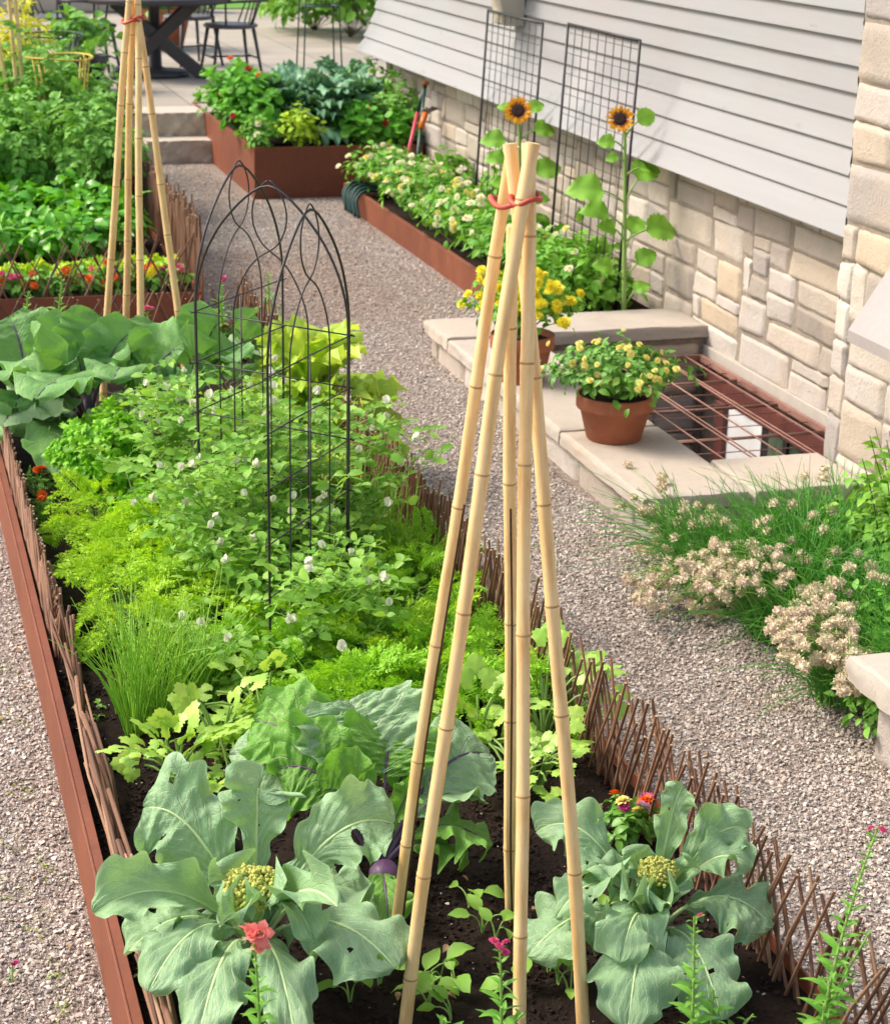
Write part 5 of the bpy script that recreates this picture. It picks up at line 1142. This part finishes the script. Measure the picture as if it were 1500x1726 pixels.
marigold('small bushy zinnia with magenta, orange and lilac blooms by the right lattice',(1052,1425),.10,['mag','mari','pale','lav'],7,6,.016,.075,lf=.032,nl=170,name='zinnia_plant',cat='zinnia',fol='lantleaf',T=OVAL)
marigold('tiny magenta flower at the left gravel edge',(22,1655),.04,['mag'],2,7,.008,.015,zz=.0,lf=.01,nl=10,name='gravel_flower',cat='flower')
# seedlings
r=rs(61)
for k,q in enumerate(((615,1600),(625,1625),(740,1655),(765,1668),(710,1665),(835,1590),(815,1575),(940,1660),(960,1680),(925,1640),(790,1530),(168,1195),(170,1285),(195,1300),(165,1215),(245,1645),(330,1470),(720,1700),(870,1690),(1005,1560),(640,1660),(590,1690),(760,1720))):
    b=at(*q,z=SZ); c=thing('seedling','small light green bean seedling with heart shaped leaves on the dark soil','seedling',b,'seedlings on the bare soil'); big=k<11 or k>16; clump(c,b,3 if big else 4,OVALW,'pea',.05 if big else .015,.004,.05 if big else .018,r,tilt=(.2,.9),name='leaves')
# ---------------------------------------------------------------- snapdragons / spikes
def spike(label,q,h,fl,nf,seed,lean=(0,0),z0=SZ,s=1.0,group=None,top=True,fs=.016,base=None):
    r=rs(seed); b=at(*q,z=z0) if base is None else A(*base); c=thing('snapdragon',label,'snapdragon',b,group); mb=MB();ms=MB(); F=[]
    nb=2 if s>=1 else 1
    for s_ in range(nb):
        hh=h*(1 if s_==0 else .45+.2*r.rand()); o=A(*(r.randn(2)*.02*(s_>0)),0); tip=b+o+A(lean[0]*hh,lean[1]*hh,hh)+(A(*(r.randn(2)*.05),0) if s_ else 0); P=bez(b+o*.3,b+o+A(0,0,hh*.5),tip,14); ms.add(*tube(P,np.linspace(.0042*s,.0018*s,14),7,False))
        m=int(hh/.006)
        for k in range(m):
            t=k/m; p=P[min(13,int(t*13))]*(1-(t*13%1))+P[min(13,int(t*13)+1)]*(t*13%1); a=k*2.4; L=(.052*(1-.75*t)*(t<.72)+ .012*(t>=.72))*s*(.7+.6*r.rand())+.004
            d=A(math.cos(a),math.sin(a),.35+.5*t); mb.inst(LANCE[k%2],frames(p,d,A(0,0,1)+.2*r.randn(3),L*1.15))
            if t>.62 and not(s_): mb.inst(OVAL[0],frames(p,A(math.cos(a),math.sin(a),.8),A(0,0,1),.013*s))
        if s_==0: F=[P[-1-int(k*.34)]+A(math.cos(k*2.2)*.011,math.sin(k*2.2)*.011,0) for k in range(nf)]
    mb.build('foliage',[M['herb']],c); ms.build('stem',[M['stem']],c)
    if nf: addflowers(c,FL[fl],np.array(F),fs,r=r)
    return c
def spike_to(label,qb,qt,yb,fl,nf,seed,z0=SZ,**k):
    b=at(*qb,z=z0); t=at(*qt,y=b[1]+.0); h=t[2]-z0; return spike(label,qb,h,fl,nf,seed,lean=((t[0]-b[0])/h,0),z0=z0,**k)
# front ones: stand close to the camera, below the frame
b=A(*at(440,1760,z=.30)[:2],SZ); t=at(428,1575,y=b[1]); spike('snapdragon with salmon pink blooms in front of the left cauliflower',None,t[2]-SZ,'salm',4,1,base=b,lean=((t[0]-b[0])/(t[2]-SZ),0),fs=.019)
b=A(*at(845,1790,z=.22)[:2],SZ); t=at(842,1590,y=b[1]); spike('snapdragon with small rose pink buds between the front bamboo canes',None,t[2]-SZ,'pink',4,2,base=b,lean=((t[0]-b[0])/(t[2]-SZ),0),fs=.010)
b=A(*at(1165,1780,z=.26)[:2],SZ); t=at(1170,1545,y=b[1]); spike('green budded snapdragon spike in front of the right cauliflower',None,t[2]-SZ,'pink',1,3,base=b,lean=((t[0]-b[0])/(t[2]-SZ),0),fs=.008)
b=A(*at(1375,1780,z=.25)[:2],SZ); t=at(1478,1400,y=b[1]); spike('tall leaning snapdragon spike at the lower right corner over the lattice',None,t[2]-SZ,'pink',2,4,base=b,lean=((t[0]-b[0])/(t[2]-SZ),0),fs=.007)
b=A(*at(745,1790,z=.17)[:2],SZ); spike('low leafy snapdragon stem between the two front bamboo poles',None,.10,'pink',0,5,base=b)
b=A(*at(1195,1770,z=.17)[:2],SZ); spike('short leafy snapdragon at the bottom edge right of the cauliflower',None,.13,'pink',0,6,base=b)
for k,(qb,qt,fl,nf,lb) in enumerate((((45,640),(48,490),'pink',0,'green snapdragon spike behind the leftmost brassica'),((98,650),(105,470),'pink',0,'taller green snapdragon spike behind the leftmost brassicas'),((245,650),(250,520),'pink',2,'green snapdragon spike beside the rear bamboo tepee'),((280,640),(288,545),'pink',3,'short snapdragon with magenta buds right of the rear bamboo'),((375,600),(372,470),'mag',1,'thin snapdragon spike seen through the left arch of the trellis'),((455,600),(452,460),'pink',0,'tall green snapdragon spike seen through the middle arch'),((425,610),(430,520),'pink',0,'short green snapdragon beside the lettuce behind the trellis'))):
    spike_to(lb,qb,qt,0,fl,nf,20+k,s=1.6,fs=.018)
# ---------------------------------------------------------------- potted plants
def bush(root,c,R,n,T,mat,size,r,fl=None,nf=0,fs=.012,base=None,hollow=.4,stm='stem',fn='flower'):
    o,P,D=lit(c,R,n,T,mat,size,r,root,hollow=hollow)
    stemsfan(root,base if base is not None else A(c[0],c[1],c[2]-np.ravel(R)[-1]),P[::max(1,n//40)],r,stm)
    if fl:
        c=np.asarray(c,float); D=nrm(r.randn(nf*4,3)+A(-.25,-.75,.55)); D=D[D[:,2]>-.05][:nf]; R3=np.asarray(R,float)*np.ones(3)
        rad=1.06*(1+.22*np.sin(D[:,0]*5+D[:,1]*4+c[0]*9)+.15*np.sin(D[:,2]*9+D[:,0]*7)); PP=c+D*R3*rad[:,None]+A(0,0,.005); fl=fl if isinstance(fl,list) else [fl]
        for k in range(len(PP)): addflowers(root,FL[fl[k%len(fl)]],PP[k],fs,[nrm(D[k]*.6+A(-.15,-.7,.7))],fn,r)
b=at(1034,738,z=WZ); r=rs(71); c=thing('potted_plant','terracotta pot with a spreading lantana of tiny yellow flower clusters on the window well cap','potted plant',b); pot(c,b[0],b[1]+.0,WZ,.148,.175)
bush(c,(b[0],b[1],WZ+.24),(.25,.23,.12),900,OVAL,'lantleaf',.042,r,'pale',46,.013,base=A(b[0],b[1],WZ+.15))
b=at(878,640,z=WZ); c=thing('potted_plant','terracotta pot of bright yellow chrysanthemums behind the front bamboo canes','potted plant',b); pot(c,b[0],b[1],WZ,.135,.20)
bush(c,(b[0],b[1],WZ+.30),(.20,.19,.15),800,OVAL,'daisyleaf',.045,r,'chry',100,.021,base=A(b[0],b[1],WZ+.18))
bush(fp,(2.95,20.4,PZ+.52),(.45,.4,.30),260,OVALW,'farbush',.14,r,base=A(2.95,20.4,PZ+.3))
bush(dp,(1.72,16.6,PZ+.42),(.30,.28,.22),220,OVALW,'tomato',.11,r,base=A(1.72,16.6,PZ+.25))
# ---------------------------------------------------------------- daisies along the wall
r=rs(81); n=0
for k in range(13):
    y=12.3-k*.30; x=3.22+.10*((k*7)%3)/2; z=.11; hh=.30+.05*r.rand()
    lb='cream white daisy plant %s'%('at the far half of the low steel bed by the wall' if y>10.4 else 'at the near half of the low steel bed beside the sunflowers')
    c=thing('daisy_plant',lb,'daisy',(x,y,z),'cream daisies along the far wall' if y>10.4 else 'cream daisies along the near wall'); bush(c,(x,y,z+hh*.5),(.22,.20,hh*.55),420,OVAL+NARROW,'daisyleaf',.062,r,['daisy','daisy','daisy','pale','daisy'],(20 if k<8 else 12) if k<11 else 6,.023,base=A(x,y,z))
for (x,y,h,lb) in ((3.48,8.75,.2,'low leafy green plant in the corner between wall and window well cap'),(3.30,8.70,.18,'low leafy green plant behind the well cap beside the chrysanthemum pot'),(3.55,9.3,.26,'leafy green plant at the foot of the right sunflower'),(3.58,11.9,.3,'leafy stalk plant against the wall beside the garden tools'),(3.6,10.9,.34,'tall leafy plant under the left wall trellis')):
    c=thing('leafy_plant',lb,'plant',(x,y,.11)); bush(c,(x,y,.11+h*.5),(.15,.16,h*.6),170,OVALW,'sunleaf',.075,r,base=A(x,y,.1))
# sunflowers
SUN=T_leaf(16,10,.80,1.0,.2,.03,p0=.62,tip=.85,seed=2); SUN[0][:,0]*=1+.10*np.sign(np.sin(SUN[2][:,0]*45))*np.abs(SUN[2][:,1])
def sunflower(label,P,head,R,seed,leaves):
    r=rs(seed); P=[np.asarray(p,float) for p in P]; root=thing('sunflower',label,'sunflower',P[0],'sunflowers'); ms=MB(); Q=bez(P[0],P[1],P[2],16); ms.add(*tube(Q,np.linspace(.0125,.008,16),9,False)); ms.build('stem',[M['stem']],root)
    for i,(t,tq,tz,L) in enumerate(leaves):
        p=Q[min(15,int(t*15))]; tip=at(*tq,y=p[1]+tz); d=tip-p; ln=np.linalg.norm(d); e=p+d*.35+A(0,0,.03); mb=MB(); mb.inst(SUN,frames(e,nrm(tip-e),A(-.1,-.75,.8)+.2*r.randn(3),np.linalg.norm(tip-e)*.95)); o=mb.build('leaf',[M['sunleaf']],root)
        mb=MB(); mb.add(*tube(bez(p,p+d*.15+A(0,0,.03),e,6),.0045,6,False)); mb.build('petiole',[M['stem']],o)
    N=nrm(A(-.25,-.85,.35)); fr=frames(head,nrm(np.cross(N,A(1,.2,0))),N,R)[0]
    hd=thing.__wrapped__ if 0 else None
    mb=MB()
    for lay,(n_,e,L) in enumerate(((19,.15,.62),(17,.4,.55))):
        for T,mx in petals(n_,1,.34,e,L,z0=.02,r0=.42,seed=seed+lay,T=T_leaf(4,2,.36,.2,.2,p0=1.0,tip=.7)): v,f,uv=T; v=v@mx[:3,:3].T+mx[:3,3]; v=v@fr[:3,:3].T+fr[:3,3]; mb.add(v,f,uv,0)
    for T,mx in petals(17,1,.5,.55,.24,z0=.05,r0=.42,seed=seed+9): v,f,uv=T; v=v@mx[:3,:3].T+mx[:3,3]; v=v@fr[:3,:3].T+fr[:3,3]; mb.add(v,f,uv,1)
    pt=mb.build('petals',[M['sunpetal'],M['sunbase']],root)
    mb=MB(); V,F,UV=lathe([(.001,.10),(.2,.12),(.38,.13),(.47,.05),(.45,-.05),(.001,-.12)],22); V=V@fr[:3,:3].T+fr[:3,3]; mb.add(V,F,UV); mb.build('disc',[M['sundisc']],root)
    mb=MB()
    for T,mx in petals(14,1,.4,-.1,.55,z0=-.1,r0=.3,seed=seed+20): v,f,uv=T; v=v@mx[:3,:3].T+mx[:3,3]; v=v@fr[:3,:3].T+fr[:3,3]; mb.add(v,f,uv,0)
    mb.add(*tube([Q[-1],Q[-1]+(np.asarray(head)-Q[-1])*.6+A(0,0,.03),np.asarray(head)-N*.01],.008,7)); mb.build('bracts',[M['sunleaf']],root)
h=at(873,186,y=9.9); sunflower('sunflower in front of the left wall trellis, behind the bamboo tie',[(h[0]+.03,9.95,.1),(h[0]+.05,9.95,.6),(h[0]+.02,9.94,h[2]-.03)],h,.078,1,[(.97,(835,172),.05,1),(.95,(922,168),.0,1),(.8,(945,212),.0,1),(.78,(805,232),.0,1),(.6,(812,262),0,1),(.5,(955,270),0,1),(.35,(930,330),-.1,1),(.3,(942,385),-.1,1),(.4,(825,300),0,1)])
h=at(1045,200,y=8.5); sunflower('sunflower on the tall bare stem beside the right wall trellis',[(at(1052,522,y=8.52)[0],8.52,.1),(h[0]+.06,8.52,.6),(h[0]+.03,8.51,h[2]-.03)],h,.068,2,[(.93,(1003,238),.0,1),(.96,(1112,183),.0,1),(.8,(1018,268),0,1),(.75,(1117,285),.05,1),(.6,(948,312),0,1),(.5,(975,345),0,1),(.45,(1008,375),-.05,1),(.42,(1155,378),.0,1),(.36,(1083,352),.1,1),(.25,(1112,415),.0,1),(.2,(1000,440),-.05,1),(.1,(1100,470),0,1),(.08,(1010,495),0,1),(.65,(1112,258),.1,1)])
# ---------------------------------------------------------------- steel planter contents (kale, nasturtium)
r=rs(91)
for k,(x,y,lb) in enumerate(((2.85,13.55,'blue-green kale at the left of the steel planter'),(3.12,13.35,'blue-green kale in the middle front of the steel planter'),(3.38,13.6,'blue-green kale at the right of the steel planter'),(3.05,14.0,'blue-green kale at the centre back of the steel planter'),(3.45,14.2,'blue-green kale at the right back corner of the steel planter'))):
    c=thing('kale_plant',lb,'kale',(x,y,.3)); rosette(c,(x,y,.42),28,.33,FRL,'kale',r,emin=.1,emax=1.2,h=.16); mb=MB(); mb.add(*tube([(x,y,.28),(x,y,.4),(x+.01,y,.52)],.016,8)); mb.build('stem',[M['stem']],c)
for k,(x,y,R,lb,m,fl,T) in enumerate(((2.62,13.5,.26,'nasturtium with red-orange flowers spilling over the left planter edge','nast',['marired','mari'],ROUND),(2.62,14.2,.25,'bushy green nasturtium at the far left corner of the planter','nast',['marired','pale'],ROUND),(3.30,13.12,.17,'round leaved nasturtium at the front of the planter','nast',['mari','marired'],ROUND),(3.62,13.3,.24,'leafy herb bush at the right front corner of the planter','herb',None,OVAL),(3.62,14.0,.26,'tall leafy herb bush against the wall in the planter','herb',['daisy'],OVAL),(2.85,13.15,.15,'yellow-green herb at the front left of the planter','lettuce2',None,OVAL),(2.68,14.75,.22,'leafy plant with one orange bloom at the back of the planter','daisyleaf',['mari'],OVAL),(3.55,13.08,.14,'small round leaved nasturtium right of the planter front','nast',['marired'],ROUND),(2.56,13.1,.12,'trailing plant with white flowers over the planter corner','herb',['daisy'],OVAL))):
    c=thing('planter_plant',lb,'plant',(x,y,.3)); bush(c,(x,y,.30+R*.85),(R,R,R*1.1),int(460*R/.2),T,m,.062 if T is ROUND else .055,r,fl,2,.028,base=A(x,y,.3))
# ---------------------------------------------------------------- far left bed
r=rs(95)
for k,q in enumerate(scatter(17,.05,1.38,11.2,13.7,r,.36)):
    fr_=q[1]<12.3; c=thing('tomato_plant','tall leafy tomato plant %s the yellow wire cage'%('in the near row below' if fr_ else 'in the back row behind'),'tomato plant',(q[0],q[1],.16),'tomato plants in the near row' if fr_ else 'tomato plants in the back row'); h=.86 if q[1]>12.3 else .66; bush(c,(q[0],q[1],.16+h*.5),(.25,.25,h*.55),170,TOM,'tomato',.13,r,base=A(q[0],q[1],.16),hollow=.25)
for k,q in enumerate(scatter(11,.1,1.25,10.55,11.15,r,.19)):
    c=thing('basil_plant','glossy deep green leafy basil in the row in front of the tomatoes','basil',(q[0],q[1],.16),'glossy basil plants in a row'); bush(c,(q[0],q[1],.16+.15),(.18,.18,.17),150,OVALW,'basil',.095,r,base=A(q[0],q[1],.16),hollow=.4)
for k,q in enumerate(scatter(11,.1,1.25,9.95,10.45,r,.19)):
    c=thing('pepper_plant','lighter green pepper plant with drooping leaves behind the flower row','pepper plant',(q[0],q[1],.16),'pepper plants in a row'); bush(c,(q[0],q[1],.16+.12),(.15,.15,.15),100,OVALW,'basil',.085,r,base=A(q[0],q[1],.16),hollow=.3)
for k in range(14):
    x=-.05+k*.108; y=9.38+.05*r.rand(); c=thing('young_lettuce','yellow-green young lettuce in the row along the dark steel front','lettuce',(x,y+.1,.16),'young lettuces along the steel front'); rosette(c,(x,y+.1,.17),14,.13,FRL,'lettuce2',r,emin=.1,emax=.9,h=.03)
cc_=[['mari'],['marired'],['mari','mariyel'],['pink','mag'],['mari'],['pink'],['mariyel','mari'],['mari','marired'],['salm','mari']]
nm={'mari':'orange','marired':'dark red','mariyel':'yellow','pink':'pink','mag':'magenta','salm':'salmon'}
for k in range(13):
    x=.05+k*.112; cl=cc_[k%9]; c=thing('zinnia_plant','low %s zinnia in the flower row along the dark steel front'%' and '.join(nm[a] for a in cl),'zinnia',(x,9.30,.16),'zinnias along the steel front: '+' '.join(cl)); bush(c,(x,9.30,.16+.07),(.075,.07,.075),70,OVAL,'herb',.05,r,cl,5,.021,base=A(x,9.30,.16))
# ---------------------------------------------------------------- chives on the right
r=rs(101)
CHV=[(2.50,5.42),(2.62,5.30),(2.78,5.36),(2.92,5.42),(3.06,5.44),(2.45,5.15),(2.60,5.02),(2.74,5.10),(2.90,5.15),(2.50,4.80),(2.64,4.72),(2.78,4.80),(2.92,4.86),(2.55,4.50),(2.70,4.46),(2.86,4.55),(2.60,4.25),(2.74,4.28),(2.48,4.33)]
HB={}
for k,(x,y) in enumerate(CHV):
    edge=x<2.66; c=thing('chive_clump','arching chives %s'%('flopping over the path with many dry tan seed heads' if edge else 'standing green between the wall cap and the shrub'),'chives',(x,y,.02),'chives spilling onto the path' if edge else 'upright green chives')
    h=.30 if y>5.0 else .24; grass(c,(x,y,.02),150,h,.08,r,'chive',.0021,.35,.55,dirb=(-.55 if edge else -.2,-.25,0) if edge else (-.15,-.1,0)); 
    nh=0 if edge else 2; P=[];ms=MB()
    for q in range(nh):
        a=r.rand()*6.28; L=h*(.75+.35*r.rand()); d=nrm(A(-.62 if edge else -.2,-.32,0)+A(*(r.randn(2)*.36),0)); rr_=r.uniform(.12,.26) if edge else r.uniform(.02,.15)
        tip=A(x,y,.02)+d*rr_+A(*(r.randn(2)*.035),max(.04,L*(1-.95*(rr_/.3)**1.3))); P.append(tip); ms.add(*tube(bez(A(x,y,.02)+A(*(r.randn(2)*.04),0),A(x,y,.02)+d*rr_*.35+A(0,0,L*.8),tip,7),.0013,4,False))
    HB.setdefault((x,y),[c,ms,P])
EC=[k_ for k_ in HB if k_[0]<2.66]
for cx_,cy_,rx_,ry_,n_,zl,zh in ((1240,958,98,50,92,.16,.24),(1372,1060,82,70,98,.15,.24),(1105,965,58,62,46,.05,.14),(1432,1122,48,45,40,.12,.20),(1160,880,85,55,24,.12,.22),(1300,900,110,60,10,.15,.24),(1180,1010,70,30,22,.03,.08),(1415,960,80,60,9,.15,.22),(1080,840,50,70,14,.08,.2)):
    for q in range(n_):
        a=r.rand()*6.28; u_=r.rand()**.68; tip=at(cx_+rx_*u_*math.cos(a),cy_+ry_*u_*math.sin(a),z=r.uniform(zl,zh)); bk=min([e for e in EC if len(HB[e][2])<78],key=lambda e:(e[0]-tip[0]-.16)**2+(e[1]-tip[1]-.06)**2); c,ms,P=HB[bk]; b0=A(bk[0],bk[1],.02)+A(*(r.randn(2)*.04),0)
        P.append(tip); ms.add(*tube(bez(b0,b0*.6+tip*.4+A(0,0,.16),tip,7),.0013,4,False))
for c,ms,P in HB.values():
    if P: ms.build('flower_stalks',[M['stem']],c); addflowers(c,None,np.array(P[:100]),.0205,None,'seedhead',r,SEED)
# ground cover and shrub beyond the chives
for k,(x,y) in enumerate(((3.05,5.15),(3.1,4.9),(3.0,4.65),(2.95,4.35),(2.72,4.62),(2.5,4.12),(3.15,5.35))):
    c=thing('mint_plant','low green mint like plant under the shrub behind the chives','herb',(x,y,.0),'low herbs under the shrub'); bush(c,(x,y,.08),(.14,.14,.11),240,OVAL,'herb',.038,r,base=A(x,y,0))
b=A(3.13,5.10,0); c=thing('shrub','leafy green shrub against the stone pier at the right edge','shrub',b)
mb=MB(); ms=MB()
for k in range(34):
    a=r.rand()*6.28; R_=.24*r.rand()**.5; tip=b+A(math.cos(a)*R_*1.0,math.sin(a)*R_*1.6,.28+.32*r.rand()*(1-R_*1.5)); P=bez(b+A(*(r.randn(2)*.05),0),b+A(math.cos(a)*R_*.5,math.sin(a)*R_*.5,.2),tip,9); ms.add(*tube(P,np.linspace(.004,.0015,9),5,False))
    for q in range(26): t=r.uniform(.3,1); p=P[int(t*8)]+.012*r.randn(3); d=nrm(A(*r.randn(2),.3+.2*r.randn())); mb.inst(OVAL[r.randint(3)],frames(p,d,A(0,0,1)+.4*r.randn(3),.052*(.6+.6*r.rand())))
mb.build('foliage',[M['shrub']],c); ms.build('branches',[M['brownstem']],c)
lit(b+A(.0,.0,.18),(.2,.34,.2),650,OVAL,'shrub',.05,r,c,name='inner_foliage')
# ---------------------------------------------------------------- background bushes
for lb,q,R,m,T,n,s,zz in (('golden green shrub behind the tomatoes at the far left edge',(45,150),(.24,.4,.62),'gold',NARROW,1100,.11,.1),('dense green bush beyond the patio beside the house corner',(590,62),(.95,.8,.75),'farbush',OVAL,1800,.16,PZ),('low green bush at the top of the picture right of the chairs',(530,50),(.6,.5,.28),'farbush',OVAL,500,.14,PZ),('tall leafy shrub with red leaves behind the right patio chair',(400,-8),(.55,.5,.4),'farbush',OVAL,500,.15,PZ),('big dense bush further behind the house corner',(640,30),(1.3,1.0,1.4),'farbush',OVAL,2200,.18,PZ)):
    b=at(*q,z=zz) if m!='gold' else A(*at(38,120,y=14.3)[:2],.1); c=thing('bush',lb,'bush',(b[0],b[1],zz)); bush(c,(b[0],b[1],zz+R[2]*.8),R,n,T,m,s,r,base=A(b[0],b[1],zz),hollow=.5,stm='brownstem')
# pale low wall beyond the patio
bw2=thing('garden_wall','pale stone garden wall at the top edge beyond the patio','stone wall',(2.5,25.5,.35)); mb=MB(); stonewall(mb,(-3,25.4,.35),(1,0,0),(0,0,1),(0,-1,0),7.3,.55,.2,r,.02,cellv=.16); mb.build('stone_course',[M['stone']],bw2); mb=MB(); addbox(mb,(-3,25.405,.2),(4.3,25.8,.92)); mb.build('mortar_core',[M['mortar']],bw2,smooth=False)

# weeds and litter on the gravel
r=rs(131)
for k,q in enumerate(((20,1210),(45,1330),(12,1420),(60,1560),(95,1640),(8,1130),(30,1500),(75,1460),(110,1700))):
    b=at(*q,z=.004); c=thing('weed','tiny yellow-green weed tuft growing in the left gravel strip','weed',b,'weeds in the left gravel'); lit((b[0],b[1],.006),(.02+.05*r.rand(),.03+.09*r.rand(),.008),26,OVAL,'weed',.009,r,c,hollow=.1)
for k in range(70):
    reg=k%3; x,y=((r.uniform(.0,.3),r.uniform(3.2,6)),(r.uniform(1.65,2.4),r.uniform(2.8,7)),(r.uniform(.45,1.5),r.uniform(2.9,4.2)))[reg]; z=.008 if reg<2 else .178
    mb=MB(); mb.inst(OVAL[k%3],frames(A(x,y,z),A(*r.randn(2),.05),A(.3*r.randn(),.3*r.randn(),1),r.uniform(.012,.026))); tag(mb.build('fallen_leaf',[M['litter']]),'small dry brown leaf lying on the %s'%('gravel of the left strip','gravel of the path','dark soil of the main bed')[reg],'leaf','dry leaves on the ground, '+('left strip','path','bed')[reg])
EXPO=1.0
# ---------------------------------------------------------------- camera, light
cam=bpy.data.cameras.new('camera'); co=bpy.data.objects.new('camera',cam); COL.objects.link(co)
Mx=np.eye(4); Mx[:3,0]=CR[:,0]; Mx[:3,1]=-CR[:,1]; Mx[:3,2]=-CR[:,2]; Mx[:3,3]=CO; co.matrix_world=Matrix(Mx.tolist())
cam.sensor_fit='HORIZONTAL'; cam.sensor_width=36; cam.lens=CF/1500*36; cam.clip_end=400; cam.clip_start=.1
cam.dof.use_dof=True; cam.dof.focus_distance=4.2; cam.dof.aperture_fstop=11
sc.camera=co
w=bpy.data.worlds.new('World'); sc.world=w; w.use_nodes=True; nt=w.node_tree; bg=nt.nodes['Background']
sky=nt.nodes.new('ShaderNodeTexSky'); sky.sky_type='NISHITA'; sky.sun_disc=False
sd=nrm(A(-.70,.34,.84)); el=math.asin(sd[2]); az=math.atan2(sd[0],sd[1])
sky.sun_elevation=el; sky.sun_rotation=az; sky.air_density=1.0; sky.dust_density=3.5; sky.ozone_density=.6
tn=nt.nodes.new('ShaderNodeMix'); tn.data_type='RGBA'; tn.blend_type='MULTIPLY'; tn.inputs[0].default_value=1; tn.inputs[7].default_value=(1.07,1.0,.90,1); nt.links.new(sky.outputs[0],tn.inputs[6]); nt.links.new(tn.outputs[2],bg.inputs[0]); bg.inputs[1].default_value=.15
su=bpy.data.lights.new('sun','SUN'); su.energy=1.8; su.angle=math.radians(18); su.color=(1,.955,.88); so=bpy.data.objects.new('sun',su); COL.objects.link(so)
so.rotation_euler=Vector(sd.tolist()).to_track_quat('Z','Y').to_euler()
sc.view_settings.view_transform='Standard'; sc.view_settings.look='None'; sc.view_settings.exposure=EXPO; sc.view_settings.gamma=1
sc.render.resolution_x=889; sc.render.resolution_y=1024
